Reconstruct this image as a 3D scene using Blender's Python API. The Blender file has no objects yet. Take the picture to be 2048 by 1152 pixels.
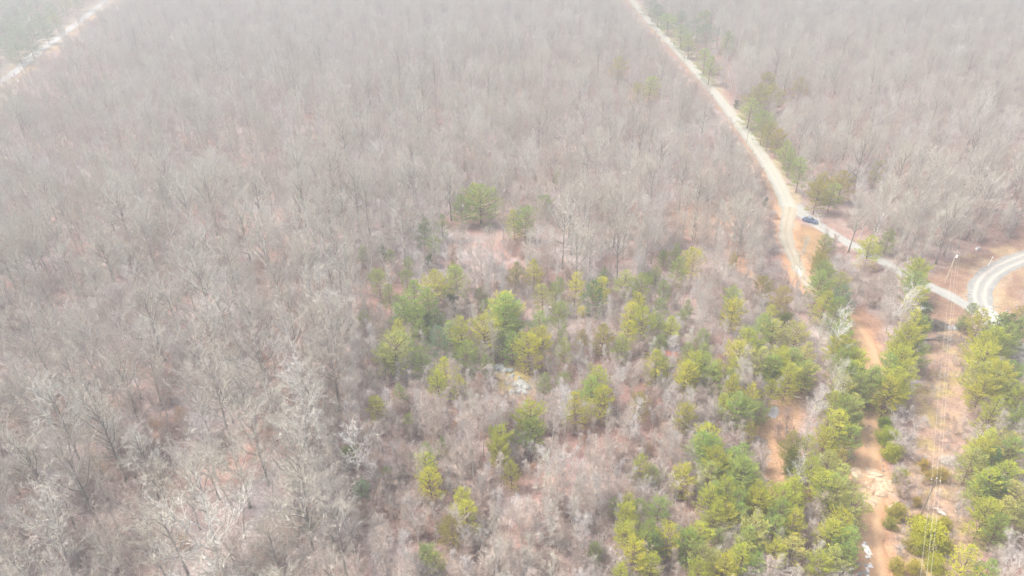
import bpy, math, random
import numpy as np
from mathutils import Vector, Matrix, Quaternion

R = math.radians
scene = bpy.context.scene
col = scene.collection

# ------------------------------------------------------------------ camera, sky, sun, exposure
CAM_H, PITCH, FPX = 95.0, 31.0, 1384.0
cam = bpy.data.cameras.new('camera')
cam.sensor_width = 36.0
cam.lens = FPX / 2048.0 * 36.0
cam.clip_end = 6000
cam_o = bpy.data.objects.new('camera', cam)
cam_o.location = (0, 0, CAM_H)
cam_o.rotation_euler = (R(90 - PITCH), 0, 0)
col.objects.link(cam_o)
scene.camera = cam_o

SUN_EL, SUN_AZ = 56.0, -78.0            # azimuth measured from +Y, negative to the left
world = bpy.data.worlds.new('World')
scene.world = world
world.use_nodes = True
wn = world.node_tree
bg = wn.nodes['Background']
sky = wn.nodes.new('ShaderNodeTexSky')
sky.sky_type = 'NISHITA'
sky.sun_disc = False
sky.sun_elevation = R(SUN_EL)
sky.sun_rotation = R(SUN_AZ % 360)
sky.dust_density = 6.0
sky.air_density = 0.8
sky.ozone_density = 0.6
wn.links.new(sky.outputs[0], bg.inputs[0])
bg.inputs[1].default_value = 0.12

sun = bpy.data.lights.new('sun', 'SUN')
sun.energy = 1.75
sun.angle = R(12)
sun.color = (1.0, 0.95, 0.87)
sun_o = bpy.data.objects.new('sun', sun)
sd = Vector((math.sin(R(SUN_AZ)) * math.cos(R(SUN_EL)), math.cos(R(SUN_AZ)) * math.cos(R(SUN_EL)), math.sin(R(SUN_EL))))
sun_o.rotation_euler = sd.to_track_quat('Z', 'Y').to_euler()
sun_o.location = sd * 500
col.objects.link(sun_o)

scene.view_settings.view_transform = 'Standard'
scene.view_settings.look = 'None'
scene.view_settings.exposure = 2.06
scene.view_settings.gamma = 1
scene.view_settings.use_curve_mapping = False
HAZE = 0.0018
scene.render.engine = 'CYCLES'
scene.cycles.use_denoising = True
scene.cycles.denoiser = 'OPENIMAGEDENOISE'
scene.cycles.denoising_input_passes = 'RGB_ALBEDO_NORMAL'
scene.cycles.denoising_prefilter = 'ACCURATE'
scene.cycles.use_adaptive_sampling = False
scene.cycles.max_bounces = 5
scene.cycles.diffuse_bounces = 3
scene.cycles.volume_bounces = 1
scene.cycles.transmission_bounces = 3
scene.cycles.caustics_reflective = False
scene.cycles.caustics_refractive = False

# ------------------------------------------------------------------ where a pixel of the 2048x1152 photograph meets the land
SP, CP = math.sin(R(PITCH)), math.cos(R(PITCH))

def smooth(a, b, x):
    t = np.clip((x - a) / (b - a), 0, 1)
    return t * t * (3 - 2 * t)

def plane_pt(px, py, h=0.0):
    dx, dy = (px - 1024) / FPX, (576 - py) / FPX
    v = (dx, CP + dy * SP, -SP + dy * CP)
    t = (h - CAM_H) / v[2]
    return v[0] * t, v[1] * t

def to_px(x, y, z):
    zc = y * CP - (z - CAM_H) * SP
    yc = y * SP + (z - CAM_H) * CP
    return 1024 + FPX * x / zc, 576 - FPX * yc / zc, zc

def seg_dist(x, y, pts):
    """distance to a polyline, and signed side (positive right of travel)"""
    x = np.asarray(x, float); y = np.asarray(y, float)
    best = np.full(x.shape, 1e9); side = np.zeros(x.shape)
    for (ax, ay), (bx, by) in zip(pts[:-1], pts[1:]):
        ux, uy = bx - ax, by - ay
        L2 = ux * ux + uy * uy + 1e-9
        t = np.clip(((x - ax) * ux + (y - ay) * uy) / L2, 0, 1)
        ex, ey = x - (ax + t * ux), y - (ay + t * uy)
        d = np.hypot(ex, ey)
        s = np.sign(ex * uy - ey * ux)
        m = d < best
        best = np.where(m, d, best); side = np.where(m, s, side)
    return best, side

def inside(x, y, poly):
    x = np.asarray(x, float); y = np.asarray(y, float)
    r = np.zeros(x.shape, bool)
    n = len(poly)
    for i in range(n):
        ax, ay = poly[i]; bx, by = poly[(i + 1) % n]
        c = ((ay > y) != (by > y)) & (x < (bx - ax) * (y - ay) / ((by - ay) + 1e-12) + ax)
        r ^= c
    return r

def poly_sd(x, y, poly):
    d, _ = seg_dist(x, y, poly + [poly[0]])
    return np.where(inside(x, y, poly), -d, d)

RAV = [plane_pt(*p) for p in ((520, 700), (470, 790), (400, 860), (345, 915), (320, 980), (330, 1080), (280, 1200))]

def H(x, y):
    x = np.asarray(x, float); y = np.asarray(y, float)
    m = smooth(-5, -45, x) if False else smooth(0, 1, np.clip((-x - 5) / 45, 0, 1))
    far = smooth(360, 480, y)
    z = m * (1 - far) * (1.6 * np.sin(x * 0.045 + y * 0.02) + 1.2 * np.sin(y * 0.06 - x * 0.018 + 1.0) - 0.5)
    d, _ = seg_dist(x, y, RAV)
    return z - 3.2 * m * np.exp(-(d / 7.0) ** 2)

def gp(px, py, h=0.0):
    x, y = plane_pt(px, py, h)
    for _ in range(4):
        x, y = plane_pt(px, py, h + float(H(x, y)))
    return x, y

def gpts(l):
    return [gp(*p) for p in l]

def hash2(ix, iy, s):
    v = np.sin(ix * 127.1 + iy * 311.7 + s * 74.7) * 43758.5453
    return v - np.floor(v)

def vnoise(x, y, sc, s=0):
    x = np.asarray(x, float) / sc; y = np.asarray(y, float) / sc
    ix, iy = np.floor(x), np.floor(y)
    fx, fy = x - ix, y - iy
    fx = fx * fx * (3 - 2 * fx); fy = fy * fy * (3 - 2 * fy)
    a, b = hash2(ix, iy, s), hash2(ix + 1, iy, s)
    c, d = hash2(ix, iy + 1, s), hash2(ix + 1, iy + 1, s)
    return (a * (1 - fx) + b * fx) * (1 - fy) + (c * (1 - fx) + d * fx) * fy

def fbm(x, y, sc, s=0):
    return 0.5 * vnoise(x, y, sc, s) + 0.3 * vnoise(x, y, sc * 0.45, s + 3) + 0.2 * vnoise(x, y, sc * 0.2, s + 7)

# ------------------------------------------------------------------ materials
def new_mat(name, rough=0.9, spec=0.2):
    m = bpy.data.materials.new(name)
    m.use_nodes = True
    b = m.node_tree.nodes['Principled BSDF']
    b.inputs['Roughness'].default_value = rough
    b.inputs['Specular IOR Level'].default_value = spec
    return m, m.node_tree, b

def node(nt, kind, **kw):
    n = nt.nodes.new(kind)
    for k, v in kw.items():
        setattr(n, k, v)
    return n

def noise_node(nt, scale, detail=4, coord='Object', rough=0.6):
    tc = node(nt, 'ShaderNodeTexCoord')
    n = node(nt, 'ShaderNodeTexNoise')
    n.inputs['Scale'].default_value = scale
    n.inputs['Detail'].default_value = detail
    n.inputs['Roughness'].default_value = rough
    nt.links.new(tc.outputs[coord], n.inputs['Vector'])
    return n

def ramp(nt, fac, stops):
    r = node(nt, 'ShaderNodeValToRGB')
    e = r.color_ramp.elements
    while len(e) < len(stops):
        e.new(0.5)
    for el, (p, c) in zip(e, stops):
        el.position = p; el.color = (*c, 1)
    nt.links.new(fac, r.inputs[0])
    return r

def mix(nt, kind, fac, a, b):
    n = node(nt, 'ShaderNodeMix', data_type='RGBA', blend_type=kind)
    for idx, v in ((0, fac), (6, a), (7, b)):
        if isinstance(v, (int, float)):
            n.inputs[idx].default_value = v
        elif isinstance(v, tuple):
            n.inputs[idx].default_value = (*v, 1)
        else:
            nt.links.new(v, n.inputs[idx])
    return n.outputs[2]

def mat_noise(name, c1, c2, scale=3.0, rough=0.9, bump=0.0, spec=0.2, detail=5, lo=0.35, hi=0.65):
    m, nt, b = new_mat(name, rough, spec)
    n = noise_node(nt, scale, detail)
    r = ramp(nt, n.outputs[0], [(lo, c1), (hi, c2)])
    nt.links.new(r.outputs[0], b.inputs['Base Color'])
    if bump:
        bp = node(nt, 'ShaderNodeBump')
        bp.inputs['Strength'].default_value = bump
        bp.inputs['Distance'].default_value = 0.05
        nt.links.new(n.outputs[0], bp.inputs['Height'])
        nt.links.new(bp.outputs[0], b.inputs['Normal'])
    return m

def mat_tree(name, stops, bark_scale=2.0, vary=0.25):
    """colour picked per tree from its own random number, mottled along the bark"""
    m, nt, b = new_mat(name, 0.95, 0.1)
    oi = node(nt, 'ShaderNodeObjectInfo')
    r = ramp(nt, oi.outputs['Random'], stops)
    r.color_ramp.interpolation = 'LINEAR'
    n = noise_node(nt, bark_scale, 3)
    r2 = ramp(nt, n.outputs[0], [(0.3, (1 - vary,) * 3), (0.7, (1 + vary,) * 3)])
    nt.links.new(mix(nt, 'MULTIPLY', 1.0, r.outputs[0], r2.outputs[0]), b.inputs['Base Color'])
    return m

def mat_needles(name, transl=0.45):
    """needle colour comes from the tree's own object colour, with lighter and darker tufts"""
    m, nt, b = new_mat(name, 0.7, 0.25)
    oi = node(nt, 'ShaderNodeObjectInfo')
    n = noise_node(nt, 0.9, 3)
    r2 = ramp(nt, n.outputs[0], [(0.3, (0.66, 0.76, 0.8)), (0.5, (1, 1, 1)), (0.72, (1.32, 1.2, 0.9))])
    c = mix(nt, 'MULTIPLY', 1.0, oi.outputs['Color'], r2.outputs[0])
    nt.links.new(c, b.inputs['Base Color'])
    t = node(nt, 'ShaderNodeBsdfTranslucent')
    nt.links.new(c, t.inputs['Color'])
    ms = node(nt, 'ShaderNodeMixShader')
    ms.inputs[0].default_value = transl
    out = [x for x in nt.nodes if x.type == 'OUTPUT_MATERIAL'][0]
    nt.links.new(b.outputs[0], ms.inputs[1]); nt.links.new(t.outputs[0], ms.inputs[2])
    nt.links.new(ms.outputs[0], out.inputs['Surface'])
    return m

def flat(name, c, rough=0.5, metal=0.0, spec=0.4):
    m, nt, b = new_mat(name, rough, spec)
    b.inputs['Metallic'].default_value = metal
    n = noise_node(nt, 6.0, 3)
    r = ramp(nt, n.outputs[0], [(0.3, tuple(v * 0.88 for v in c)), (0.7, tuple(min(1, v * 1.08) for v in c))])
    nt.links.new(r.outputs[0], b.inputs['Base Color'])
    return m

M = {}
M['bark_dark'] = mat_tree('dark bark', [(0.0, (0.17, 0.155, 0.135)), (0.5, (0.26, 0.245, 0.22)), (1.0, (0.36, 0.34, 0.31))])
M['twig_grey'] = mat_tree('grey twigs', [(0.0, (0.35, 0.325, 0.27)), (0.35, (0.41, 0.39, 0.335)), (0.7, (0.44, 0.425, 0.35)), (1.0, (0.52, 0.515, 0.46))])
M['twig_pink'] = mat_tree('pinkish twigs', [(0.0, (0.38, 0.315, 0.265)), (0.4, (0.43, 0.375, 0.325)), (0.75, (0.43, 0.405, 0.375)), (1.0, (0.51, 0.49, 0.47))])
M['bark_pale'] = mat_tree('pale bark', [(0.0, (0.38, 0.365, 0.34)), (1.0, (0.54, 0.525, 0.50))])
M['bark_white'] = mat_tree('white bark', [(0.0, (0.50, 0.49, 0.455)), (1.0, (0.62, 0.61, 0.57))], vary=0.15)
M['pine_bark'] = mat_tree('pine bark', [(0.0, (0.12, 0.085, 0.06)), (1.0, (0.20, 0.15, 0.115))])
M['needles'] = mat_needles('pine needles')
M['leaf_evergreen'] = mat_needles('evergreen leaves', 0.45)
M['tan_leaf'] = mat_needles('withered leaves', 0.3)
M['sapling'] = mat_tree('sapling twigs', [(0.0, (0.34, 0.25, 0.21)), (0.35, (0.40, 0.32, 0.28)), (0.7, (0.39, 0.36, 0.33)), (1.0, (0.48, 0.44, 0.41))])
M['dead_wood'] = mat_noise('dead wood', (0.36, 0.33, 0.29), (0.55, 0.52, 0.47), 1.5)
M['log'] = mat_noise('weathered log', (0.13, 0.115, 0.10), (0.26, 0.235, 0.21), 2.0)
M['log_pale'] = mat_noise('bleached log', (0.42, 0.38, 0.32), (0.60, 0.56, 0.49), 2.0)
M['stone_pale'] = mat_noise('pale stone', (0.18, 0.195, 0.185), (0.34, 0.36, 0.35), 1.2, bump=0.5)
M['stone_cream'] = mat_noise('cream stone', (0.30, 0.215, 0.135), (0.43, 0.36, 0.26), 0.8, bump=0.5)
M['pole_wood'] = mat_noise('pole wood', (0.16, 0.13, 0.10), (0.26, 0.21, 0.17), 1.5)
M['pole_pale'] = mat_noise('pale pole wood', (0.42, 0.33, 0.26), (0.52, 0.43, 0.35), 1.5)
M['metal_grey'] = flat('grey metal', (0.5, 0.51, 0.52), 0.45, 0.4)
M['porcelain'] = flat('white insulator', (0.7, 0.7, 0.68), 0.3)
M['wire'] = flat('aluminium wire', (0.5, 0.48, 0.42), 0.5, 0.2)
M['white_paint'] = flat('white paint', (0.78, 0.78, 0.76), 0.5)

# ------------------------------------------------------------------ object helpers
def tag(o, label=None, cat=None, group=None, kind=None):
    if label: o['label'] = label
    if cat: o['category'] = cat
    if group: o['group'] = group
    if kind: o['kind'] = kind
    return o

def empty(name, loc=(0, 0, 0), rz=0.0):
    o = bpy.data.objects.new(name, None)
    o.empty_display_size = 0.5
    o.location = loc; o.rotation_euler = (0, 0, rz)
    col.objects.link(o)
    return o

class MB:
    def __init__(s):
        s.v = []; s.f = []
    def box(s, c, size, rz=0.0, taper=1.0, tilt=None):
        cx, cy, cz = c; sx, sy, sz = (q / 2 for q in size)
        b = len(s.v); ca, sa = math.cos(rz), math.sin(rz)
        for z, k in ((-sz, 1.0), (sz, taper)):
            for x, y in ((-sx, -sy), (sx, -sy), (sx, sy), (-sx, sy)):
                x *= k; y *= k
                s.v.append((cx + x * ca - y * sa, cy + x * sa + y * ca, cz + z))
        s.f += [(b, b + 3, b + 2, b + 1), (b + 4, b + 5, b + 6, b + 7)]
        for i in range(4):
            j = (i + 1) % 4
            s.f.append((b + i, b + j, b + 4 + j, b + 4 + i))
        return s
    def tube(s, pts, rad, n=6, cap=True):
        rings = []
        prev = None
        for i, p in enumerate(pts):
            p = Vector(p)
            a = Vector(pts[max(i - 1, 0)]); c = Vector(pts[min(i + 1, len(pts) - 1)])
            t = (c - a)
            if t.length < 1e-6: t = Vector((0, 0, 1))
            t.normalize()
            ref = Vector((1, 0, 0)) if abs(t.x) < 0.8 else Vector((0, 1, 0))
            if prev is not None:
                u = prev - t * prev.dot(t)
                u = u.normalized() if u.length > 1e-4 else t.cross(ref).normalized()
            else:
                u = t.cross(ref).normalized()
            prev = u
            w = t.cross(u)
            b = len(s.v)
            r = rad[i] if hasattr(rad, '__len__') else rad
            for k in range(n):
                q = 2 * math.pi * k / n
                s.v.append(tuple(p + (u * math.cos(q) + w * math.sin(q)) * r))
            rings.append(b)
        for b0, b1 in zip(rings[:-1], rings[1:]):
            for k in range(n):
                k2 = (k + 1) % n
                s.f.append((b0 + k, b0 + k2, b1 + k2, b1 + k))
        if cap and n > 2:
            s.f.append(tuple(rings[0] + k for k in reversed(range(n))))
            s.f.append(tuple(rings[-1] + k for k in range(n)))
        return s
    def tri(s, p, d, L, w, rnd):
        """one narrow pointed blade"""
        r = Vector((rnd.uniform(-1, 1), rnd.uniform(-1, 1), rnd.uniform(-1, 1)))
        u = d.cross(r)
        u = u.normalized() * (w / 2) if u.length > 1e-5 else Vector((w / 2, 0, 0))
        b = len(s.v)
        s.v += [tuple(p - u), tuple(p + u), tuple(p + d * L)]
        s.f.append((b, b + 1, b + 2))
    def leaf(s, p, d, L, w, rnd):
        r = Vector((rnd.uniform(-1, 1), rnd.uniform(-1, 1), rnd.uniform(-1, 1)))
        u = d.cross(r)
        u = u.normalized() * (w / 2) if u.length > 1e-5 else Vector((w / 2, 0, 0))
        b = len(s.v)
        m = p + d * (L * 0.45)
        s.v += [tuple(p), tuple(m + u), tuple(p + d * L), tuple(m - u)]
        s.f.append((b, b + 1, b + 2, b + 3))
    def mesh(s, name, mat, smooth_=False):
        me = bpy.data.meshes.new(name)
        me.from_pydata(s.v, [], s.f)
        me.materials.append(mat)
        if smooth_:
            me.polygons.foreach_set('use_smooth', [True] * len(me.polygons))
        me.update()
        return me
    def obj(s, name, mat, parent=None, smooth_=False):
        o = bpy.data.objects.new(name, s.mesh(name, mat, smooth_))
        col.objects.link(o)
        if parent is not None: o.parent = parent
        return o
# ------------------------------------------------------------------ growing trees
Z = Vector((0, 0, 1))

def limb_path(p, d, L, nseg, wander, up, rnd):
    pts = [p.copy()]; ds = [d.copy()]
    st = L / nseg
    for _ in range(nseg):
        d = d + Vector((rnd.gauss(0, wander), rnd.gauss(0, wander), rnd.gauss(0, wander) * 0.6)) + Z * up
        d.normalize()
        p = p + d * st
        pts.append(p.copy()); ds.append(d.copy())
    return pts, ds

def side_dir(d, ang, rnd):
    r = Vector((rnd.gauss(0, 1), rnd.gauss(0, 1), rnd.gauss(0, 1)))
    u = d.cross(r)
    u = u.normalized() if u.length > 1e-4 else Vector((1, 0, 0))
    return (d * math.cos(ang) + u * math.sin(ang)).normalized()

def along(pts, ds, t):
    k = t * (len(pts) - 1)
    i = min(int(k), len(pts) - 2)
    f = k - i
    return pts[i].lerp(pts[i + 1], f), ds[i + 1]

def bare_tree(seed, h, cw, base, tr, nl=13, nb=7, nt=6, ntw=5, el=(30, 68), up=0.06, wander=0.13, lean=0.02, tw=0.035, leader=0.8, tl=0.75, fine=0.018):
    rnd = random.Random(seed)
    tk, cr = MB(), MB()
    pts, ds = limb_path(Vector((0, 0, -0.4)), Vector((rnd.uniform(-lean, lean), rnd.uniform(-lean, lean), 1)).normalized(), h * leader + 0.4, 8, 0.035 if base > 0.3 else 0.06, 0.03, rnd)
    n = len(pts)
    tk.tube(pts, [max(tr * (1 - 0.82 * i / (n - 1)) * (1.25 if i == 0 else 1), 0.025) for i in range(n)], 6)
    for i in range(nl):
        f = base + (0.99 - base) * ((i + rnd.uniform(0.1, 0.9)) / nl)
        q = (f - base) / (1 - base)
        p, _ = along(pts, ds, f)
        az = i * 2.4 + rnd.uniform(-0.5, 0.5)
        e = R(el[0] + (el[1] - el[0]) * q + rnd.uniform(-9, 9))
        d = Vector((math.cos(az) * math.cos(e), math.sin(az) * math.cos(e), math.sin(e)))
        L = cw * (1.15 - 0.25 * abs(q - 0.4)) * rnd.uniform(0.8, 1.2) / max(math.cos(e) ** 0.5, 0.55)
        L = min(L, (h - p.z) / max(math.sin(e), 0.3) * 1.05)
        L = max(L, cw * 0.35)
        r1 = max(tr * (0.5 - 0.22 * q), 0.02)
        lp, ld = limb_path(p, d, L, 6, wander, up, rnd)
        (tk if r1 > 0.075 else cr).tube(lp, [max(r1 * (1 - 0.8 * k / 6), fine * 1.35) for k in range(7)], 4, cap=False)
        for j in range(nb):
            t = 0.22 + 0.78 * (j + rnd.random()) / nb
            p2, dd = along(lp, ld, min(t, 0.999))
            d2 = side_dir(dd, R(rnd.uniform(22, 55)), rnd) + Z * 0.12
            d2.normalize()
            L2 = L * rnd.uniform(0.28, 0.5) * (1.15 - 0.45 * t)
            bp, bd = limb_path(p2, d2, L2, 3, wander * 1.1, up, rnd)
            r2 = max(r1 * 0.42 * (1 - 0.5 * t), fine)
            cr.tube(bp, [r2, r2 * 0.75, r2 * 0.5, 0.008], 3, cap=False)
            for k in range(nt):
                t3 = 0.15 + 0.85 * (k + rnd.random()) / nt
                p3, d3 = along(bp, bd, min(t3, 0.999))
                d3 = side_dir(d3, R(rnd.uniform(20, 55)), rnd) + Z * 0.1
                d3.normalize()
                L3 = tl * rnd.uniform(0.8, 1.5)
                cr.tri(p3, d3, L3, tw * 1.4, rnd)
                for m in range(ntw):
                    p4 = p3 + d3 * L3 * rnd.uniform(0.1, 0.95)
                    d4 = side_dir(d3, R(rnd.uniform(18, 60)), rnd)
                    cr.tri(p4, d4, L3 * rnd.uniform(0.45, 0.9), tw, rnd)
    return tk, cr

def pine_tree(seed, h, cw, base=0.28, whorls=15, dens=1.0, droop=0.02, feather=0.42, roundtop=0.5):
    rnd = random.Random(seed)
    tk, cr = MB(), MB()
    pts, ds = limb_path(Vector((0, 0, -0.4)), Vector((rnd.uniform(-.03, .03), rnd.uniform(-.03, .03), 1)).normalized(), h + 0.2, 8, 0.02, 0.03, rnd)
    tr = h * 0.0125
    tk.tube(pts, [max(tr * (1 - 0.9 * i / 8), 0.03) for i in range(9)], 6)
    def tuft(p, d, n, L):
        for _ in range(n):
            dd = side_dir(d, R(rnd.uniform(5, 62)), rnd) + Z * 0.16
            dd.normalize()
            cr.leaf(p + d * rnd.uniform(-0.1, 0.12), dd, L * rnd.uniform(0.7, 1.2), 0.09, rnd)
    for w in range(whorls):
        f = base + (0.985 - base) * (w / (whorls - 1)) ** 0.92
        q = (f - base) / (1 - base)
        prof = (math.sin(math.pi * min(0.5, 0.22 + q * 0.75)) if q < 0.37 else (1 - ((q - 0.37) / 0.63) ** (1.25 + roundtop)) * 0.93 + 0.07)
        nbr = rnd.choice((4, 5, 5, 6)) if q < 0.9 else 4
        a0 = rnd.uniform(0, 6.28)
        for b in range(nbr):
            az = a0 + b * 6.283 / nbr + rnd.uniform(-0.35, 0.35)
            L = max(cw * prof * rnd.uniform(0.62, 1.22), 0.35)
            if rnd.random() < 0.10: L *= 0.45
            e = R(4 + 44 * q + rnd.uniform(-10, 10))
            d = Vector((math.cos(az) * math.cos(e), math.sin(az) * math.cos(e), math.sin(e)))
            p, _ = along(pts, ds, f)
            lp, ld = limb_path(p, d, L, 5, 0.07, 0.075 - droop, rnd)
            cr_r = max(0.012 * L, 0.012)
            tk.tube(lp, [cr_r * 1.8, cr_r * 1.5, cr_r * 1.2, cr_r, cr_r * 0.7, 0.008], 3, cap=False)
            ns = max(3, int(L * 2.7 * dens))
            for j in range(ns):
                t = 0.25 + 0.75 * (j + rnd.random()) / ns
                p2, dd = along(lp, ld, min(t, 0.999))
                sgn = 1 if j % 2 else -1
                hor = dd.cross(Z)
                if hor.length < 1e-3: hor = Vector((1, 0, 0))
                hor.normalize()
                sdir = (dd * 0.8 + hor * sgn * rnd.uniform(0.4, 0.9) + Z * rnd.uniform(-0.05, 0.3)).normalized()
                sl = L * rnd.uniform(0.16, 0.34) * (1.25 - 0.7 * t) + 0.22
                steps = max(1, int(sl / 0.34))
                for k in range(steps):
                    tuft(p2 + sdir * sl * (k + 1) / steps, sdir, 6, feather)
            tuft(lp[-1], ld[-1], 9, feather)
    p, d = pts[-1], ds[-1]
    tuft(p, d, 16, feather)
    return tk, cr

def leafy(seed, h, cw, n=2600, leaf_l=0.22, leaf_w=0.12, base=0.12, lobes=9, clump=0.55):
    """broadleaf evergreen or withered-leaf crown: leaf clumps on real limbs"""
    rnd = random.Random(seed)
    tk, cr = MB(), MB()
    pts, ds = limb_path(Vector((0, 0, -0.3)), Vector((0, 0, 1)), h * 0.75, 6, 0.06, 0.02, rnd)
    tk.tube(pts, [max(h * 0.014 * (1 - 0.8 * i / 6), 0.02) for i in range(7)], 5)
    ends = []
    for i in range(lobes * 3):
        f = base + (0.98 - base) * (i + rnd.random()) / (lobes * 3)
        p, _ = along(pts, ds, f)
        az = i * 2.4 + rnd.uniform(-.5, .5)
        e = R(rnd.uniform(8, 30) + 45 * f)
        d = Vector((math.cos(az) * math.cos(e), math.sin(az) * math.cos(e), math.sin(e)))
        prof = math.sin(math.pi * (0.18 + 0.72 * f)) ** 0.7
        L = cw * prof * rnd.uniform(0.6, 1.15)
        lp, ld = limb_path(p, d, L, 4, 0.12, 0.06, rnd)
        tk.tube(lp, [0.045, 0.035, 0.025, 0.018, 0.01], 3, cap=False)
        for t in (0.45, 0.7, 1.0):
            ends.append((along(lp, ld, min(t, .999))[0], 0.35 + 0.5 * t))
            ends.append((along(lp, ld, min(t, .999))[0] + Vector((rnd.gauss(0, .5), rnd.gauss(0, .5), rnd.gauss(0, .35))) * clump, 0.6))
    per = max(4, n // len(ends))
    for c, s in ends:
        for _ in range(per):
            o = Vector((rnd.gauss(0, 1), rnd.gauss(0, 1), rnd.gauss(0, 0.8))) * clump * s * 0.6
            d = (o.normalized() + Z * 0.3 + Vector((rnd.gauss(0, .5), rnd.gauss(0, .5), rnd.gauss(0, .5)))).normalized()
            cr.leaf(c + o, d, leaf_l * rnd.uniform(.7, 1.3), leaf_w, rnd)
    return tk, cr

def bake(name, gen, tmat, cmat):
    tk, cr = gen
    return dict(trunk=tk.mesh(name + '_trunk', tmat, True), crown=cr.mesh(name + '_crown', cmat),
                h=max(v[2] for v in tk.v + cr.v))

BIG = [bake('broad_tree', bare_tree(11, 21, 5.6, 0.34, 0.30, nl=15, nb=8, nt=7, ntw=5), M['bark_dark'], M['twig_grey']),
       bake('broad_tree', bare_tree(12, 19, 4.6, 0.38, 0.26, nl=14, nb=8, nt=7, ntw=5, el=(38, 72)), M['bark_dark'], M['twig_grey']),
       bake('broad_tree', bare_tree(13, 22, 5.0, 0.42, 0.28, nl=13, nb=8, nt=7, ntw=5, el=(40, 74)), M['bark_dark'], M['twig_grey']),
       bake('broad_tree', bare_tree(14, 17, 5.2, 0.28, 0.25, nl=15, nb=8, nt=7, ntw=5, el=(26, 66), up=0.09), M['bark_pale'], M['twig_grey'])]
MED = [bake('medium_tree', bare_tree(21, 15, 3.3, 0.36, 0.17, nl=13, nb=6, nt=6, ntw=5, el=(40, 74), tl=0.6, tw=0.03, fine=0.015), M['bark_pale'], M['twig_pink']),
       bake('medium_tree', bare_tree(22, 16, 2.9, 0.42, 0.17, nl=13, nb=6, nt=6, ntw=5, el=(45, 76), tl=0.6, tw=0.03, fine=0.015), M['bark_pale'], M['twig_grey']),
       bake('medium_tree', bare_tree(23, 13, 3.4, 0.30, 0.15, nl=13, nb=6, nt=6, ntw=5, el=(35, 70), tl=0.6, tw=0.03, fine=0.015), M['bark_dark'], M['twig_pink'])]
SLIM = [bake('slender_tree', bare_tree(31, 14, 1.7, 0.30, 0.10, nl=20, nb=5, nt=5, ntw=5, el=(48, 74), tl=0.5, leader=0.95, tw=0.024, fine=0.013), M['bark_pale'], M['twig_pink']),
        bake('slender_tree', bare_tree(32, 12.5, 1.5, 0.34, 0.09, nl=19, nb=5, nt=5, ntw=5, el=(52, 78), tl=0.5, leader=0.95, tw=0.024, fine=0.013), M['bark_pale'], M['twig_pink']),
        bake('slender_tree', bare_tree(33, 15, 2.0, 0.40, 0.11, nl=16, nb=5, nt=5, ntw=5, el=(45, 76), tl=0.5, leader=0.92, tw=0.024, fine=0.013), M['bark_pale'], M['twig_grey']),
        bake('slender_tree', bare_tree(34, 10.5, 1.6, 0.25, 0.08, nl=19, nb=5, nt=5, ntw=5, el=(50, 76), tl=0.5, leader=0.92, tw=0.024, fine=0.013), M['bark_pale'], M['twig_pink'])]
WHITE = bake('white_tree', bare_tree(41, 18, 4.2, 0.32, 0.24, nl=13, nb=7, nt=5, ntw=5, el=(34, 70), wander=0.2), M['bark_white'], M['bark_white'])
BRUSH = [bake('brush', bare_tree(51, 3.2, 1.3, 0.05, 0.03, nl=11, nb=4, nt=4, ntw=5, el=(35, 75), tl=0.4, tw=0.024), M['sapling'], M['sapling']),
         bake('brush', bare_tree(52, 4.4, 1.2, 0.12, 0.035, nl=11, nb=4, nt=4, ntw=5, el=(45, 78), tl=0.42, tw=0.024), M['sapling'], M['sapling']),
         bake('brush', bare_tree(53, 2.0, 1.3, 0.03, 0.025, nl=10, nb=4, nt=4, ntw=5, el=(20, 70), tl=0.36, tw=0.024), M['sapling'], M['sapling'])]
PINE = [bake('pine', pine_tree(61, 11.0, 3.6, 0.12, 14, dens=1.1), M['pine_bark'], M['needles']),
        bake('pine', pine_tree(62, 10.0, 3.5, 0.10, 13, dens=1.1, roundtop=1.0), M['pine_bark'], M['needles']),
        bake('pine', pine_tree(63, 12.0, 3.5, 0.22, 14, dens=1.1, roundtop=0.8), M['pine_bark'], M['needles']),
        bake('pine', pine_tree(64, 9.5, 3.7, 0.18, 12, dens=1.1, roundtop=1.6), M['pine_bark'], M['needles']),
        bake('pine', pine_tree(65, 11.5, 3.0, 0.10, 15, dens=1.1, roundtop=0.2), M['pine_bark'], M['needles'])]
HOLLY = [bake('holly', leafy(71, 7.5, 2.3, 3400), M['pine_bark'], M['leaf_evergreen']),
         bake('holly', leafy(72, 6.0, 2.4, 3000, base=0.05), M['pine_bark'], M['leaf_evergreen'])]
LAUREL = bake('laurel', leafy(73, 4.2, 2.4, 5200, 0.24, 0.14, base=0.02, lobes=14, clump=0.62), M['pine_bark'], M['leaf_evergreen'])
BEECH = [bake('beech', leafy(81, 6.0, 1.7, 2000, 0.14, 0.08, base=0.18, lobes=8, clump=0.5), M['bark_pale'], M['tan_leaf']),
         bake('beech', leafy(82, 4.5, 1.5, 1600, 0.14, 0.08, base=0.15, lobes=8, clump=0.5), M['bark_pale'], M['tan_leaf'])]
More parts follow.
